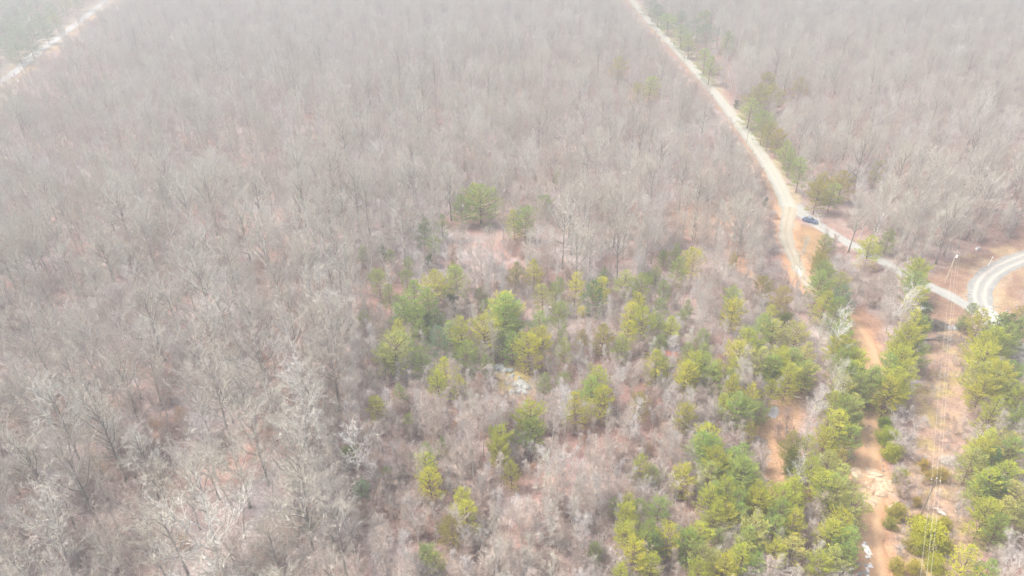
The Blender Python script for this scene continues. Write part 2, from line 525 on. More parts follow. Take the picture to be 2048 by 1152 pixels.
# ------------------------------------------------------------------ the lie of the land: roads, tracks, clearings (metres, from the photograph's pixels)
UP_ROAD = gpts([(1240, -28), (1262, 0), (1300, 45), (1342, 88), (1385, 135), (1430, 187), (1472, 240), (1512, 295), (1545, 345), (1566, 385), (1581, 425)])
BRANCH = gpts([(1578, 412), (1600, 425), (1632, 448), (1682, 478), (1732, 506), (1790, 538), (1850, 568), (1900, 592), (1950, 620), (1985, 645)])
TRACK = gpts([(1580, 415), (1575, 440), (1570, 465), (1576, 492), (1590, 520), (1601, 548), (1625, 580), (1662, 610), (1700, 640), (1722, 668), (1740, 705), (1748, 745), (1744, 800), (1737, 850), (1735, 900), (1736, 950), (1740, 1000), (1741, 1060), (1746, 1110), (1752, 1160), (1756, 1230)])
CURVE = gpts([(2200, 488), (2110, 498), (2050, 514), (2004, 533), (1976, 552), (1961, 573), (1958, 594), (1964, 618), (1985, 645), (2012, 680), (2048, 712), (2110, 760)])
DRIVE = gpts([(1205, 78), (1260, 79), (1335, 79)])
FARROAD = gpts([(262, -42), (215, -2), (160, 42), (110, 80), (60, 115), (0, 162), (-70, 215)])
ROADS = [(UP_ROAD, 2.8), (BRANCH, 2.2), (TRACK, 2.2), (CURVE, 2.8), (DRIVE, 1.5), (FARROAD, 8)]

P_JUNC = gpts([(1583, 462), (1592, 448), (1625, 452), (1648, 470), (1650, 505), (1630, 540), (1612, 548), (1592, 510)])
P_POLE = gpts([(1845, 560), (1872, 535), (1915, 520), (1960, 508), (2010, 482), (2070, 465), (2070, 560), (2040, 640), (1990, 650), (1940, 650), (1850, 650)])
P_CORR = gpts([(1848, 645), (1945, 640), (1938, 780), (1932, 880), (1950, 960), (1965, 1060), (1960, 1240), (1775, 1240), (1790, 1060), (1812, 960), (1822, 880), (1835, 760)])
P_RED = gpts([(1700, 618), (1745, 620), (1765, 650), (1772, 720), (1752, 780), (1735, 720), (1705, 660)])
P_CLAY = gpts([(1480, 850), (1535, 838), (1572, 790), (1620, 770), (1612, 815), (1580, 870), (1575, 940), (1568, 1015), (1532, 1015), (1528, 925), (1500, 880)])
P_STRIP = gpts([(1450, 478), (1466, 482), (1500, 530), (1540, 570), (1520, 580), (1478, 540), (1455, 505)])
P_WASH = gpts([(1698, 930), (1730, 920), (1775, 960), (1785, 985), (1765, 1005), (1748, 1030), (1718, 1010), (1700, 960)])
P_ROCKS = gpts([(985, 728), (1040, 722), (1062, 760), (1068, 790), (1020, 800), (1000, 770)])
P_RAISED = gpts([(1330, 420), (1440, 400), (1480, 440), (1440, 480), (1330, 480)])

def clear_mask(x, y):
    """1 where no tree stands"""
    c = np.zeros(np.shape(x))
    for pts, w in ROADS:
        d, s = seg_dist(x, y, pts)
        extra = 1.6
        if pts is UP_ROAD: extra = np.where(s > 0, 3.6, 2.6)
        c = np.maximum(c, (d < w + extra) * 1.0)
    for P in (P_JUNC, P_POLE, P_CORR, P_RED, P_CLAY, P_WASH, P_ROCKS):
        c = np.maximum(c, (poly_sd(x, y, P) < 0.3) * 1.0)
    return c

def open_mask(x, y):
    """the strips of open ground the woods keep clear of on their near side too"""
    c = np.zeros(np.shape(x))
    for pts, w in ROADS:
        if pts is DRIVE or pts is BRANCH or pts is FARROAD: 
            continue
        d, s = seg_dist(x, y, pts)
        c = np.maximum(c, (d < w + np.where(s > 0, 3.2, 3.0)) * 1.0)
    d, s = seg_dist(x, y, FARROAD)
    c = np.maximum(c, (d < 4.6) * 1.0)
    d, s = seg_dist(x, y, BRANCH)
    c = np.maximum(c, (d < 2.2) * 1.0)
    d, s = seg_dist(x, y, BRANCH[6:] )
    c = np.maximum(c, (d < 3) * 1.0)
    d, s = seg_dist(x, y, DRIVE)
    c = np.maximum(c, (d < 2.4) * 1.0)
    wob = (fbm(x, y, 9, 55) - 0.5) * 12
    for P in (P_JUNC, P_POLE, P_CORR, P_RED, P_CLAY, P_WASH, P_ROCKS):
        c = np.maximum(c, (poly_sd(x, y, P) < -0.8 + np.minimum(wob, 0)) * 1.0)
    return c

# ------------------------------------------------------------------ ground
def axis(stops):
    out = []
    for (a, b, st) in stops:
        n = max(1, int(round((b - a) / st)))
        out += [a + (b - a) * i / n for i in range(n)]
    return np.array(out + [stops[-1][1]])

def lerp3(a, b, t):
    return a * (1 - t[:, None]) + np.asarray(b)[None, :] * t[:, None]

def build_ground():
    xs = axis([(-1700, -400, 60), (-400, -150, 8), (-150, 0, 2.0), (0, 260, 0.85), (260, 520, 6), (520, 1700, 60)])
    ys = axis([(-300, 30, 20), (30, 60, 4), (60, 330, 0.95), (330, 760, 5), (760, 1900, 60)])
    X, Y = np.meshgrid(xs, ys)
    x, y = X.ravel(), Y.ravel()
    z = H(x, y)
    nx, ny = len(xs), len(ys)
    me = bpy.data.meshes.new('ground')
    me.vertices.add(len(x))
    me.vertices.foreach_set('co', np.stack([x, y, z], 1).ravel().astype(np.float32))
    i = np.arange((nx - 1) * (ny - 1)); r, c = i // (nx - 1), i % (nx - 1)
    a = r * nx + c
    quads = np.stack([a, a + 1, a + 1 + nx, a + nx], 1).ravel()
    me.loops.add(len(quads)); me.loops.foreach_set('vertex_index', quads.astype(np.int32))
    me.polygons.add(len(i)); me.polygons.foreach_set('loop_start', (np.arange(len(i)) * 4).astype(np.int32))
    me.update(calc_edges=True)
    # what covers the soil: leaf litter of several kinds, dead grass, clay
    wx = x + (fbm(x, y, 7, 1) - 0.5) * 7; wy = y + (fbm(x, y, 7, 2) - 0.5) * 7
    n1, n2, n3 = fbm(x, y, 38, 4), fbm(x, y, 16, 5), fbm(x, y, 6, 6)
    C = np.tile(np.array([0.24, 0.155, 0.13]), (len(x), 1))
    C = lerp3(C, (0.25, 0.20, 0.18), smooth(0.42, 0.62, n1))
    C = lerp3(C, (0.24, 0.225, 0.23), smooth(0.5, 0.66, n2) * 0.8 * smooth(30, -40, x))
    C = lerp3(C, (0.225, 0.13, 0.112), smooth(0.52, 0.66, n3) * 0.6)
    C = lerp3(C, (0.27, 0.24, 0.235), smooth(0.56, 0.68, fbm(x, y, 11, 9)) * 0.6)
    def cover(sd, colr, soft=1.2, k=1.0):
        nonlocal C
        C = lerp3(C, colr, smooth(soft, -soft, sd) * k)
    cover(poly_sd(wx, wy, P_RAISED), (0.31, 0.19, 0.125), 6, 0.8)
    d, s = seg_dist(wx, wy, UP_ROAD)
    wv = 4.4 + 3.0 * (vnoise(x, y, 30, 8) - 0.3)
    C = lerp3(C, (0.265, 0.18, 0.12), smooth(wv + 1, wv - 1, d) * (s > 0))
    C = lerp3(C, (0.29, 0.24, 0.16), smooth(wv + 0.2, wv - 1.8, d) * (s <= 0))
    cover(poly_sd(wx, wy, P_JUNC), (0.25, 0.165, 0.09))
    cover(poly_sd(wx, wy, P_POLE), (0.215, 0.14, 0.1), 2.5)
    cover(poly_sd(wx, wy, P_CORR), (0.285, 0.205, 0.14), 1.6)
    C = lerp3(C, (0.30, 0.24, 0.10), smooth(0.5, 0.62, fbm(x, y, 5, 21)) * (poly_sd(wx, wy, P_CORR) < 0) * 0.8)
    C = lerp3(C, (0.27, 0.185, 0.15), smooth(0.5, 0.62, fbm(x, y, 4, 22)) * (poly_sd(wx, wy, P_CORR) < 0) * 0.8)
    C = lerp3(C, (0.29, 0.22, 0.13), smooth(0.5, 0.64, fbm(x, y, 9, 23)) * (poly_sd(wx, wy, P_POLE) < 0) * 0.7)
    cover(poly_sd(wx, wy, P_RED), (0.235, 0.145, 0.1), 2.0)
    cover(poly_sd(wx, wy, P_CLAY), (0.31, 0.20, 0.12), 1.4)
    cover(poly_sd(wx, wy, P_STRIP), (0.34, 0.20, 0.13), 2.0)
    cover(poly_sd(wx, wy, P_ROCKS), (0.27, 0.22, 0.095), 1.2)
    d, _ = seg_dist(wx, wy, TRACK)
    C = lerp3(C, (0.40, 0.24, 0.14), smooth(4.2, 2.2, d) * 0.9)
    d, _ = seg_dist(wx, wy, CURVE)
    C = lerp3(C, (0.32, 0.25, 0.17), smooth(5.0, 3.0, d) * 0.7)
    d, s = seg_dist(wx, wy, FARROAD)
    C = lerp3(C, (0.28, 0.25, 0.18), smooth(8, 6, d))
    C = lerp3(C, (0.33, 0.23, 0.12), smooth(9, 7, d) * smooth(0.5, 0.6, vnoise(x, y, 28, 31)) * (s < 0))
    d, _ = seg_dist(wx, wy, DRIVE)
    C = lerp3(C, (0.42, 0.36, 0.22), smooth(5, 3, d) * 0.8)
    at = me.color_attributes.new('soil', 'FLOAT_COLOR', 'POINT')
    at.data.foreach_set('color', np.concatenate([C, np.ones((len(x), 1))], 1).ravel().astype(np.float32))
    m, nt, b = new_mat('leaf litter', 0.95, 0.1)
    va = node(nt, 'ShaderNodeVertexColor', layer_name='soil')
    n = noise_node(nt, 1.6, 6, rough=0.75)
    nb_ = noise_node(nt, 0.28, 5)
    r1 = ramp(nt, n.outputs[0], [(0.32, (0.62, 0.6, 0.6)), (0.5, (1, 1, 1)), (0.68, (1.35, 1.38, 1.42))])
    r2 = ramp(nt, nb_.outputs[0], [(0.35, (0.8, 0.78, 0.78)), (0.65, (1.18, 1.18, 1.16))])
    c = mix(nt, 'MULTIPLY', 1.0, va.outputs[0], r1.outputs[0])
    c = mix(nt, 'MULTIPLY', 1.0, c, r2.outputs[0])
    nt.links.new(c, b.inputs['Base Color'])
    bp = node(nt, 'ShaderNodeBump'); bp.inputs['Strength'].default_value = 0.7; bp.inputs['Distance'].default_value = 0.12
    nt.links.new(n.outputs[0], bp.inputs['Height']); nt.links.new(bp.outputs[0], b.inputs['Normal'])
    me.materials.append(m)
    me.polygons.foreach_set('use_smooth', [True] * len(me.polygons))
    o = bpy.data.objects.new('ground', me); col.objects.link(o)
    tag(o, kind='structure')
build_ground()

def resample(pts, st):
    out = []
    for (ax, ay), (bx, by) in zip(pts[:-1], pts[1:]):
        n = max(1, int(math.hypot(bx - ax, by - ay) / st))
        out += [(ax + (bx - ax) * i / n, ay + (by - ay) * i / n) for i in range(n)]
    out.append(pts[-1])
    for _ in range(3):
        out = [out[0]] + [tuple((out[i - 1][k] + 2 * out[i][k] + out[i + 1][k]) / 4 for k in (0, 1)) for i in range(1, len(out) - 1)] + [out[-1]]
    return out

def road(name, pts, wfun, z, mat, st=0.9, across=8, rough=0.0, ragged=0.3, seed=0):
    """ribbon of quads with an uneven edge; u across (-1..1), v along in metres; rough lifts ruts and ridges"""
    P = resample(pts, st)
    vs, us, fs = [], [], []
    s = 0.0
    for i, (x, y) in enumerate(P):
        a = P[max(i - 1, 0)]; c = P[min(i + 1, len(P) - 1)]
        tx, ty = c[0] - a[0], c[1] - a[1]
        L = math.hypot(tx, ty); nx, ny = ty / L, -tx / L
        if i: s += math.hypot(x - P[i - 1][0], y - P[i - 1][1])
        wl, wr = wfun(s)
        for j in range(across + 1):
            u = -1 + 2 * j / across
            w = (wl if u < 0 else wr)
            if j in (0, across):
                w += (float(vnoise(s, j * 9.0 + seed, 2.2, seed)) - 0.5) * 2 * ragged
            xx, yy = x + nx * u * w, y + ny * u * w
            dz = 0.0
            if rough and 0 < j < across:
                dz = rough * (float(fbm(xx, yy, 2.0, 40 + seed)) + 0.25)
            vs.append((xx, yy, float(H(xx, yy)) + z + dz)); us.append((u, s))
        if i:
            b0 = (i - 1) * (across + 1); b1 = i * (across + 1)
            fs += [(b0 + j, b0 + j + 1, b1 + j + 1, b1 + j) for j in range(across)]
    me = bpy.data.meshes.new(name)
    me.from_pydata(vs, [], fs)
    uv = me.uv_layers.new(name='UVMap')
    li = np.empty(len(me.loops), np.int32); me.loops.foreach_get('vertex_index', li)
    uv.data.foreach_set('uv', np.array(us, np.float32)[li].ravel())
    me.materials.append(mat)
    me.polygons.foreach_set('use_smooth', [True] * len(me.polygons))
    o = bpy.data.objects.new(name, me); col.objects.link(o)
    return tag(o, kind='structure')

def road_mat(name, stops, blotch, tracks=None, nscale=0.7, bump=0.6, wob=0.7):
    """gravel or dirt: colour across the width (u from -1 to 1), broken up by blotches and stones"""
    m, nt, b = new_mat(name, 0.95, 0.15)
    uv = node(nt, 'ShaderNodeUVMap')
    sep = node(nt, 'ShaderNodeSeparateXYZ'); nt.links.new(uv.outputs[0], sep.inputs[0])
    nz = noise_node(nt, 0.35, 4)
    ad = node(nt, 'ShaderNodeMath', operation='MULTIPLY_ADD')
    nt.links.new(nz.outputs[0], ad.inputs[0]); ad.inputs[1].default_value = wob; ad.inputs[2].default_value = -wob / 2
    a2 = node(nt, 'ShaderNodeMath', operation='ADD'); nt.links.new(sep.outputs[0], a2.inputs[0]); nt.links.new(ad.outputs[0], a2.inputs[1])
    a3 = node(nt, 'ShaderNodeMath', operation='MULTIPLY_ADD'); nt.links.new(a2.outputs[0], a3.inputs[0]); a3.inputs[1].default_value = 0.5; a3.inputs[2].default_value = 0.5
    r = ramp(nt, a3.outputs[0], stops)
    n = noise_node(nt, nscale, 6, rough=0.7)
    rb = ramp(nt, n.outputs[0], [(0.46, (0, 0, 0)), (0.68, (0.8, 0.8, 0.8))])
    c = mix(nt, 'MIX', rb.outputs[0], r.outputs[0], blotch)
    n2 = noise_node(nt, 4.0, 5, rough=0.8)
    r2 = ramp(nt, n2.outputs[0], [(0.3, (0.75, 0.75, 0.75)), (0.7, (1.2, 1.2, 1.2))])
    c = mix(nt, 'MULTIPLY', 1.0, c, r2.outputs[0])
    nt.links.new(c, b.inputs['Base Color'])
    bp = node(nt, 'ShaderNodeBump'); bp.inputs['Strength'].default_value = bump; bp.inputs['Distance'].default_value = 0.1
    nt.links.new(n2.outputs[0], bp.inputs['Height']); nt.links.new(bp.outputs[0], b.inputs['Normal'])
    return m

TAN, GRY, CREAM, CLAY = (0.50, 0.43, 0.33), (0.40, 0.385, 0.34), (0.60, 0.54, 0.43), (0.46, 0.29, 0.16)
rm_up = road_mat('sandy gravel', [(0.0, (0.309, 0.297, 0.237)), (0.25, (0.356, 0.348, 0.285)), (0.45, (0.309, 0.317, 0.279)), (0.62, (0.374, 0.355, 0.293)), (0.85, (0.274, 0.283, 0.251)), (1.0, (0.238, 0.231, 0.181))], (0.297, 0.310, 0.279))
rm_gr = road_mat('grey gravel', [(0.0, (0.253, 0.261, 0.240)), (0.3, (0.317, 0.321, 0.296)), (0.5, (0.273, 0.281, 0.261)), (0.75, (0.317, 0.321, 0.296)), (1.0, (0.241, 0.248, 0.226))], (0.278, 0.287, 0.267))
rm_cv = road_mat('cream gravel', [(0.0, (0.215, 0.224, 0.216)), (0.18, (0.232, 0.242, 0.234)), (0.30, (0.404, 0.378, 0.324)), (0.42, (0.258, 0.264, 0.248)), (0.56, (0.232, 0.242, 0.230)), (0.68, (0.404, 0.378, 0.324)), (0.80, (0.241, 0.246, 0.234)), (1.0, (0.206, 0.216, 0.207))], (0.310, 0.304, 0.279), nscale=0.4, wob=0.22)
rm_tk = road_mat('clay track', [(0.0, (0.345, 0.197, 0.106)), (0.3, (0.420, 0.277, 0.162)), (0.5, (0.345, 0.218, 0.127)), (0.7, (0.412, 0.270, 0.155)), (1.0, (0.315, 0.190, 0.112))], (0.374, 0.263, 0.169), bump=1.0)
rm_pale = road_mat('pale ruts', [(0.0, (0.300, 0.264, 0.198)), (0.35, (0.352, 0.321, 0.247)), (0.5, (0.289, 0.246, 0.179)), (0.7, (0.352, 0.327, 0.259)), (1.0, (0.258, 0.240, 0.198))], (0.310, 0.276, 0.203), bump=1.0)
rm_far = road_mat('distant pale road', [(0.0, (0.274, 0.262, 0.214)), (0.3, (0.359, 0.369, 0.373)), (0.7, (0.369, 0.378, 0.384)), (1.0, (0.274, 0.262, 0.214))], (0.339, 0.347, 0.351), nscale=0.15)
road('gravel_road', UP_ROAD, lambda s: (2.7, 2.7), 0.03, rm_up, ragged=0.35, seed=1)
road('gravel_lane', BRANCH, lambda s: (2.0 + 2.6 * math.exp(-s / 7), 2.0 + 1.2 * math.exp(-s / 7)), 0.022, rm_gr, ragged=0.35, seed=2)
def tw_(s):
    return (2.1, 2.1)
road('dirt_track', TRACK[5:], lambda s: (2.1 + 0.6 * float(vnoise(s, 0, 9, 5)), 2.1 + 0.6 * float(vnoise(s, 5, 9, 6))), 0.014, rm_tk, ragged=0.4, seed=3, rough=0.12, across=10)
road('sandy_ruts', TRACK[:7], lambda s: (2.3 - 0.012 * s, 2.3 - 0.012 * s), 0.038, rm_pale, ragged=0.5, seed=4, rough=0.12, across=10)
road('curved_driveway', CURVE, lambda s: (2.9, 2.9), 0.046, rm_cv, ragged=0.3, seed=5)
road('far_driveway', DRIVE, lambda s: (1.5, 1.5), 0.05, rm_cv, ragged=0.4, seed=6, across=4, st=2)
road('far_road', FARROAD, lambda s: (3.1, 3.1), 0.03, rm_far, ragged=0.5, seed=7, across=6, st=3)

def patch(name, poly_px, z, mat, seed=0, kind='structure', amp=0.5, ridges=0.0, grid=0.45):
    """an irregular sheet clipped to a polygon, optionally with broken ridges"""
    P = gpts(poly_px)
    x0, x1 = min(p[0] for p in P) - 1, max(p[0] for p in P) + 1
    y0, y1 = min(p[1] for p in P) - 1, max(p[1] for p in P) + 1
    xs = np.arange(x0, x1, grid); ys = np.arange(y0, y1, grid)
    X, Y = np.meshgrid(xs, ys)
    rr = np.random.RandomState(seed)
    X = X + rr.uniform(-.2, .2, X.shape) * grid; Y = Y + rr.uniform(-.2, .2, Y.shape) * grid
    sd = poly_sd(X + (fbm(X, Y, 2, seed) - .5) * 2 * amp, Y + (fbm(X, Y, 2, seed + 1) - .5) * 2 * amp, P)
    Zz = H(X, Y) + z + (ridges * smooth(0, -1.2, sd) * np.maximum(0, fbm(X * 0.6, Y * 1.8, 1.6, seed + 2) - 0.35) if ridges else 0)
    mb = MB(); idx = {}
    def vi(i, j):
        if (i, j) not in idx:
            idx[(i, j)] = len(mb.v); mb.v.append((X[i, j], Y[i, j], Zz[i, j]))
        return idx[(i, j)]
    for i in range(X.shape[0] - 1):
        for j in range(X.shape[1] - 1):
            if sd[i, j] < 0 and sd[i + 1, j] < 0 and sd[i, j + 1] < 0 and sd[i + 1, j + 1] < 0:
                mb.f.append((vi(i, j), vi(i, j + 1), vi(i + 1, j + 1), vi(i + 1, j)))
    o = mb.obj(name, mat, smooth_=ridges == 0)
    return tag(o, kind=kind)

m_wash = mat_noise('washed out sandstone', (0.30, 0.20, 0.12), (0.44, 0.35, 0.24), 0.7, bump=0.8, lo=0.42, hi=0.6)
m_white = mat_noise('white washed gravel', (0.42, 0.39, 0.34), (0.66, 0.66, 0.64), 1.6, bump=0.5)
patch('washout', [(1706, 940), (1722, 932), (1745, 940), (1772, 962), (1780, 978), (1768, 998), (1750, 1020), (1722, 1010), (1708, 975)], 0.14, m_wash, 3, ridges=1.1)
patch('washed_gravel', [(1716, 1090), (1728, 1082), (1741, 1100), (1742, 1135), (1738, 1165), (1722, 1165), (1730, 1120)], 0.2, m_white, 5, amp=0.9)
patch('washed_gravel', [(1722, 985), (1727, 985), (1730, 1010), (1727, 1016), (1722, 1005)], 0.2, m_white, 6, grid=0.25, amp=0.2)
patch('washed_gravel', [(1590, 534), (1596, 533), (1606, 552), (1602, 555)], 0.2, m_white, 7, grid=0.2, amp=0.2)
patch('washed_gravel', [(1868, 1018), (1880, 1018), (1896, 1030), (1893, 1034), (1880, 1028)], 0.06, m_white, 8, grid=0.2, amp=0.3)
patch('rubble_bank', [(1972, 612), (1985, 612), (2000, 640), (2005, 655), (1985, 655), (1975, 640)], 0.09, m_white, 9, amp=1.2, ridges=0.7)
# ------------------------------------------------------------------ names of places, for telling trees apart
LANDMARKS = [
    (1617, 438, 'the blue parked car'), (1866, 652, 'the brush pile'), (1901, 535, 'the driveway pole'),
    (1852, 1000, 'the clearing pole'), (1494, 262, 'the upper road pole'), (1030, 760, 'the pale boulders'),
    (708, 905, 'the white-barked tree'), (1344, 717, 'the red-leaved shrub'), (1856, 1070, 'the round bush under the wires'),
    (1546, 826, 'the small pond'), (1745, 965, 'the sandstone washout'), (1990, 545, 'the curved driveway'),
    (955, 400, 'the lone dark pine'), (1790, 540, 'the bleached fallen tree'), (1775, 885, 'the glossy trackside thicket'),
    (1750, 700, 'the red clay bend'), (1735, 1110, 'the washed white gravel'), (1282, 78, 'the far driveway'),
    (1260, 1100, 'the bottom corner pines'), (855, 940, 'the tall yellow pine'), (925, 1010, 'the leaning yellow pine'),
    (1059, 840, 'the brightest middle pine'), (893, 750, 'the twin-topped yellow pine'), (840, 620, 'the dense pine knot'),
    (1278, 630, 'the yellow pine ridge'), (430, 900, 'the big spreading tree'), (196, 924, 'the tan-leaved tree'),
    (60, 1120, 'the near corner'), (220, 750, 'the dark-trunk grove'), (425, 1130, 'the grey puddle'),
    (620, 760, 'the pale-limbed tree'), (1150, 1080, 'the slender thicket'), (1660, 660, 'the tall trackside tree'),
    (1960, 610, 'the driveway-foot pine'), (2000, 860, 'the pines beyond the wires'), (1500, 200, 'the roadside pine row'),
]
ORD = ['nearest', 'second nearest', 'third nearest', 'fourth nearest', 'fifth nearest', 'sixth nearest', 'seventh nearest', 'eighth nearest', 'ninth nearest', 'tenth nearest', 'eleventh nearest', 'twelfth nearest'] + [q + ' nearest' for q in ('thirteenth', 'fourteenth', 'fifteenth', 'sixteenth', 'seventeenth', 'eighteenth', 'nineteenth', 'twentieth', 'twenty-first', 'twenty-second', 'twenty-third', 'twenty-fourth', 'twenty-fifth', 'twenty-sixth')]
TREE_W, TREE_Z = [], []
TREES = []      # (object, px, py, look)

def remember(o, x, y, z, look, w=24):
    px, py, zc = to_px(x, y, z)
    TREE_W.append(w); TREE_Z.append(zc)
    TREES.append((o, px, py, look))

def write_labels():
    cells = {}
    for o, px, py, look in TREES:
        if o is None: continue
        best = None
        for lx, ly, nm in LANDMARKS:
            dx, dy = px - lx, (py - ly) * 1.25
            d = math.hypot(dx, dy)
            if best is None or d < best[0]:
                best = (d, dx, dy, nm)
        d, dx, dy, nm = best
        if abs(dx) > abs(dy) * 1.2:
            way = 'left of' if dx < 0 else 'right of'
        else:
            way = 'behind' if dy < 0 else 'in front of'
        cells.setdefault((look, way, nm), []).append((d, o))
    for (look, way, nm), l in cells.items():
        l.sort(key=lambda q: q[0])
        for k, (d, o) in enumerate(l):
            if len(l) == 1:
                o['label'] = f'{look} {way} {nm}'
            else:
                o['label'] = f'{look}, {ORD[min(k, 25)]} {way} {nm}'

def plant(proto, name, loc, rz, sc, cat, group, color=None, tilt=0.0, cmat=None):
    root = empty(name, loc, rz)
    root.scale = sc if hasattr(sc, '__len__') else (sc, sc, sc)
    if tilt:
        root.rotation_euler = (tilt, tilt * 0.4, rz)
    for part in ('trunk', 'crown'):
        p = bpy.data.objects.new(part, proto[part])
        p.parent = root
        if color: p.color = (*color, 1)
        col.objects.link(p)
    tag(root, None, cat, group)
    return root

rng = random.Random(7)
BASES = []      # (x, y, keep-off radius)

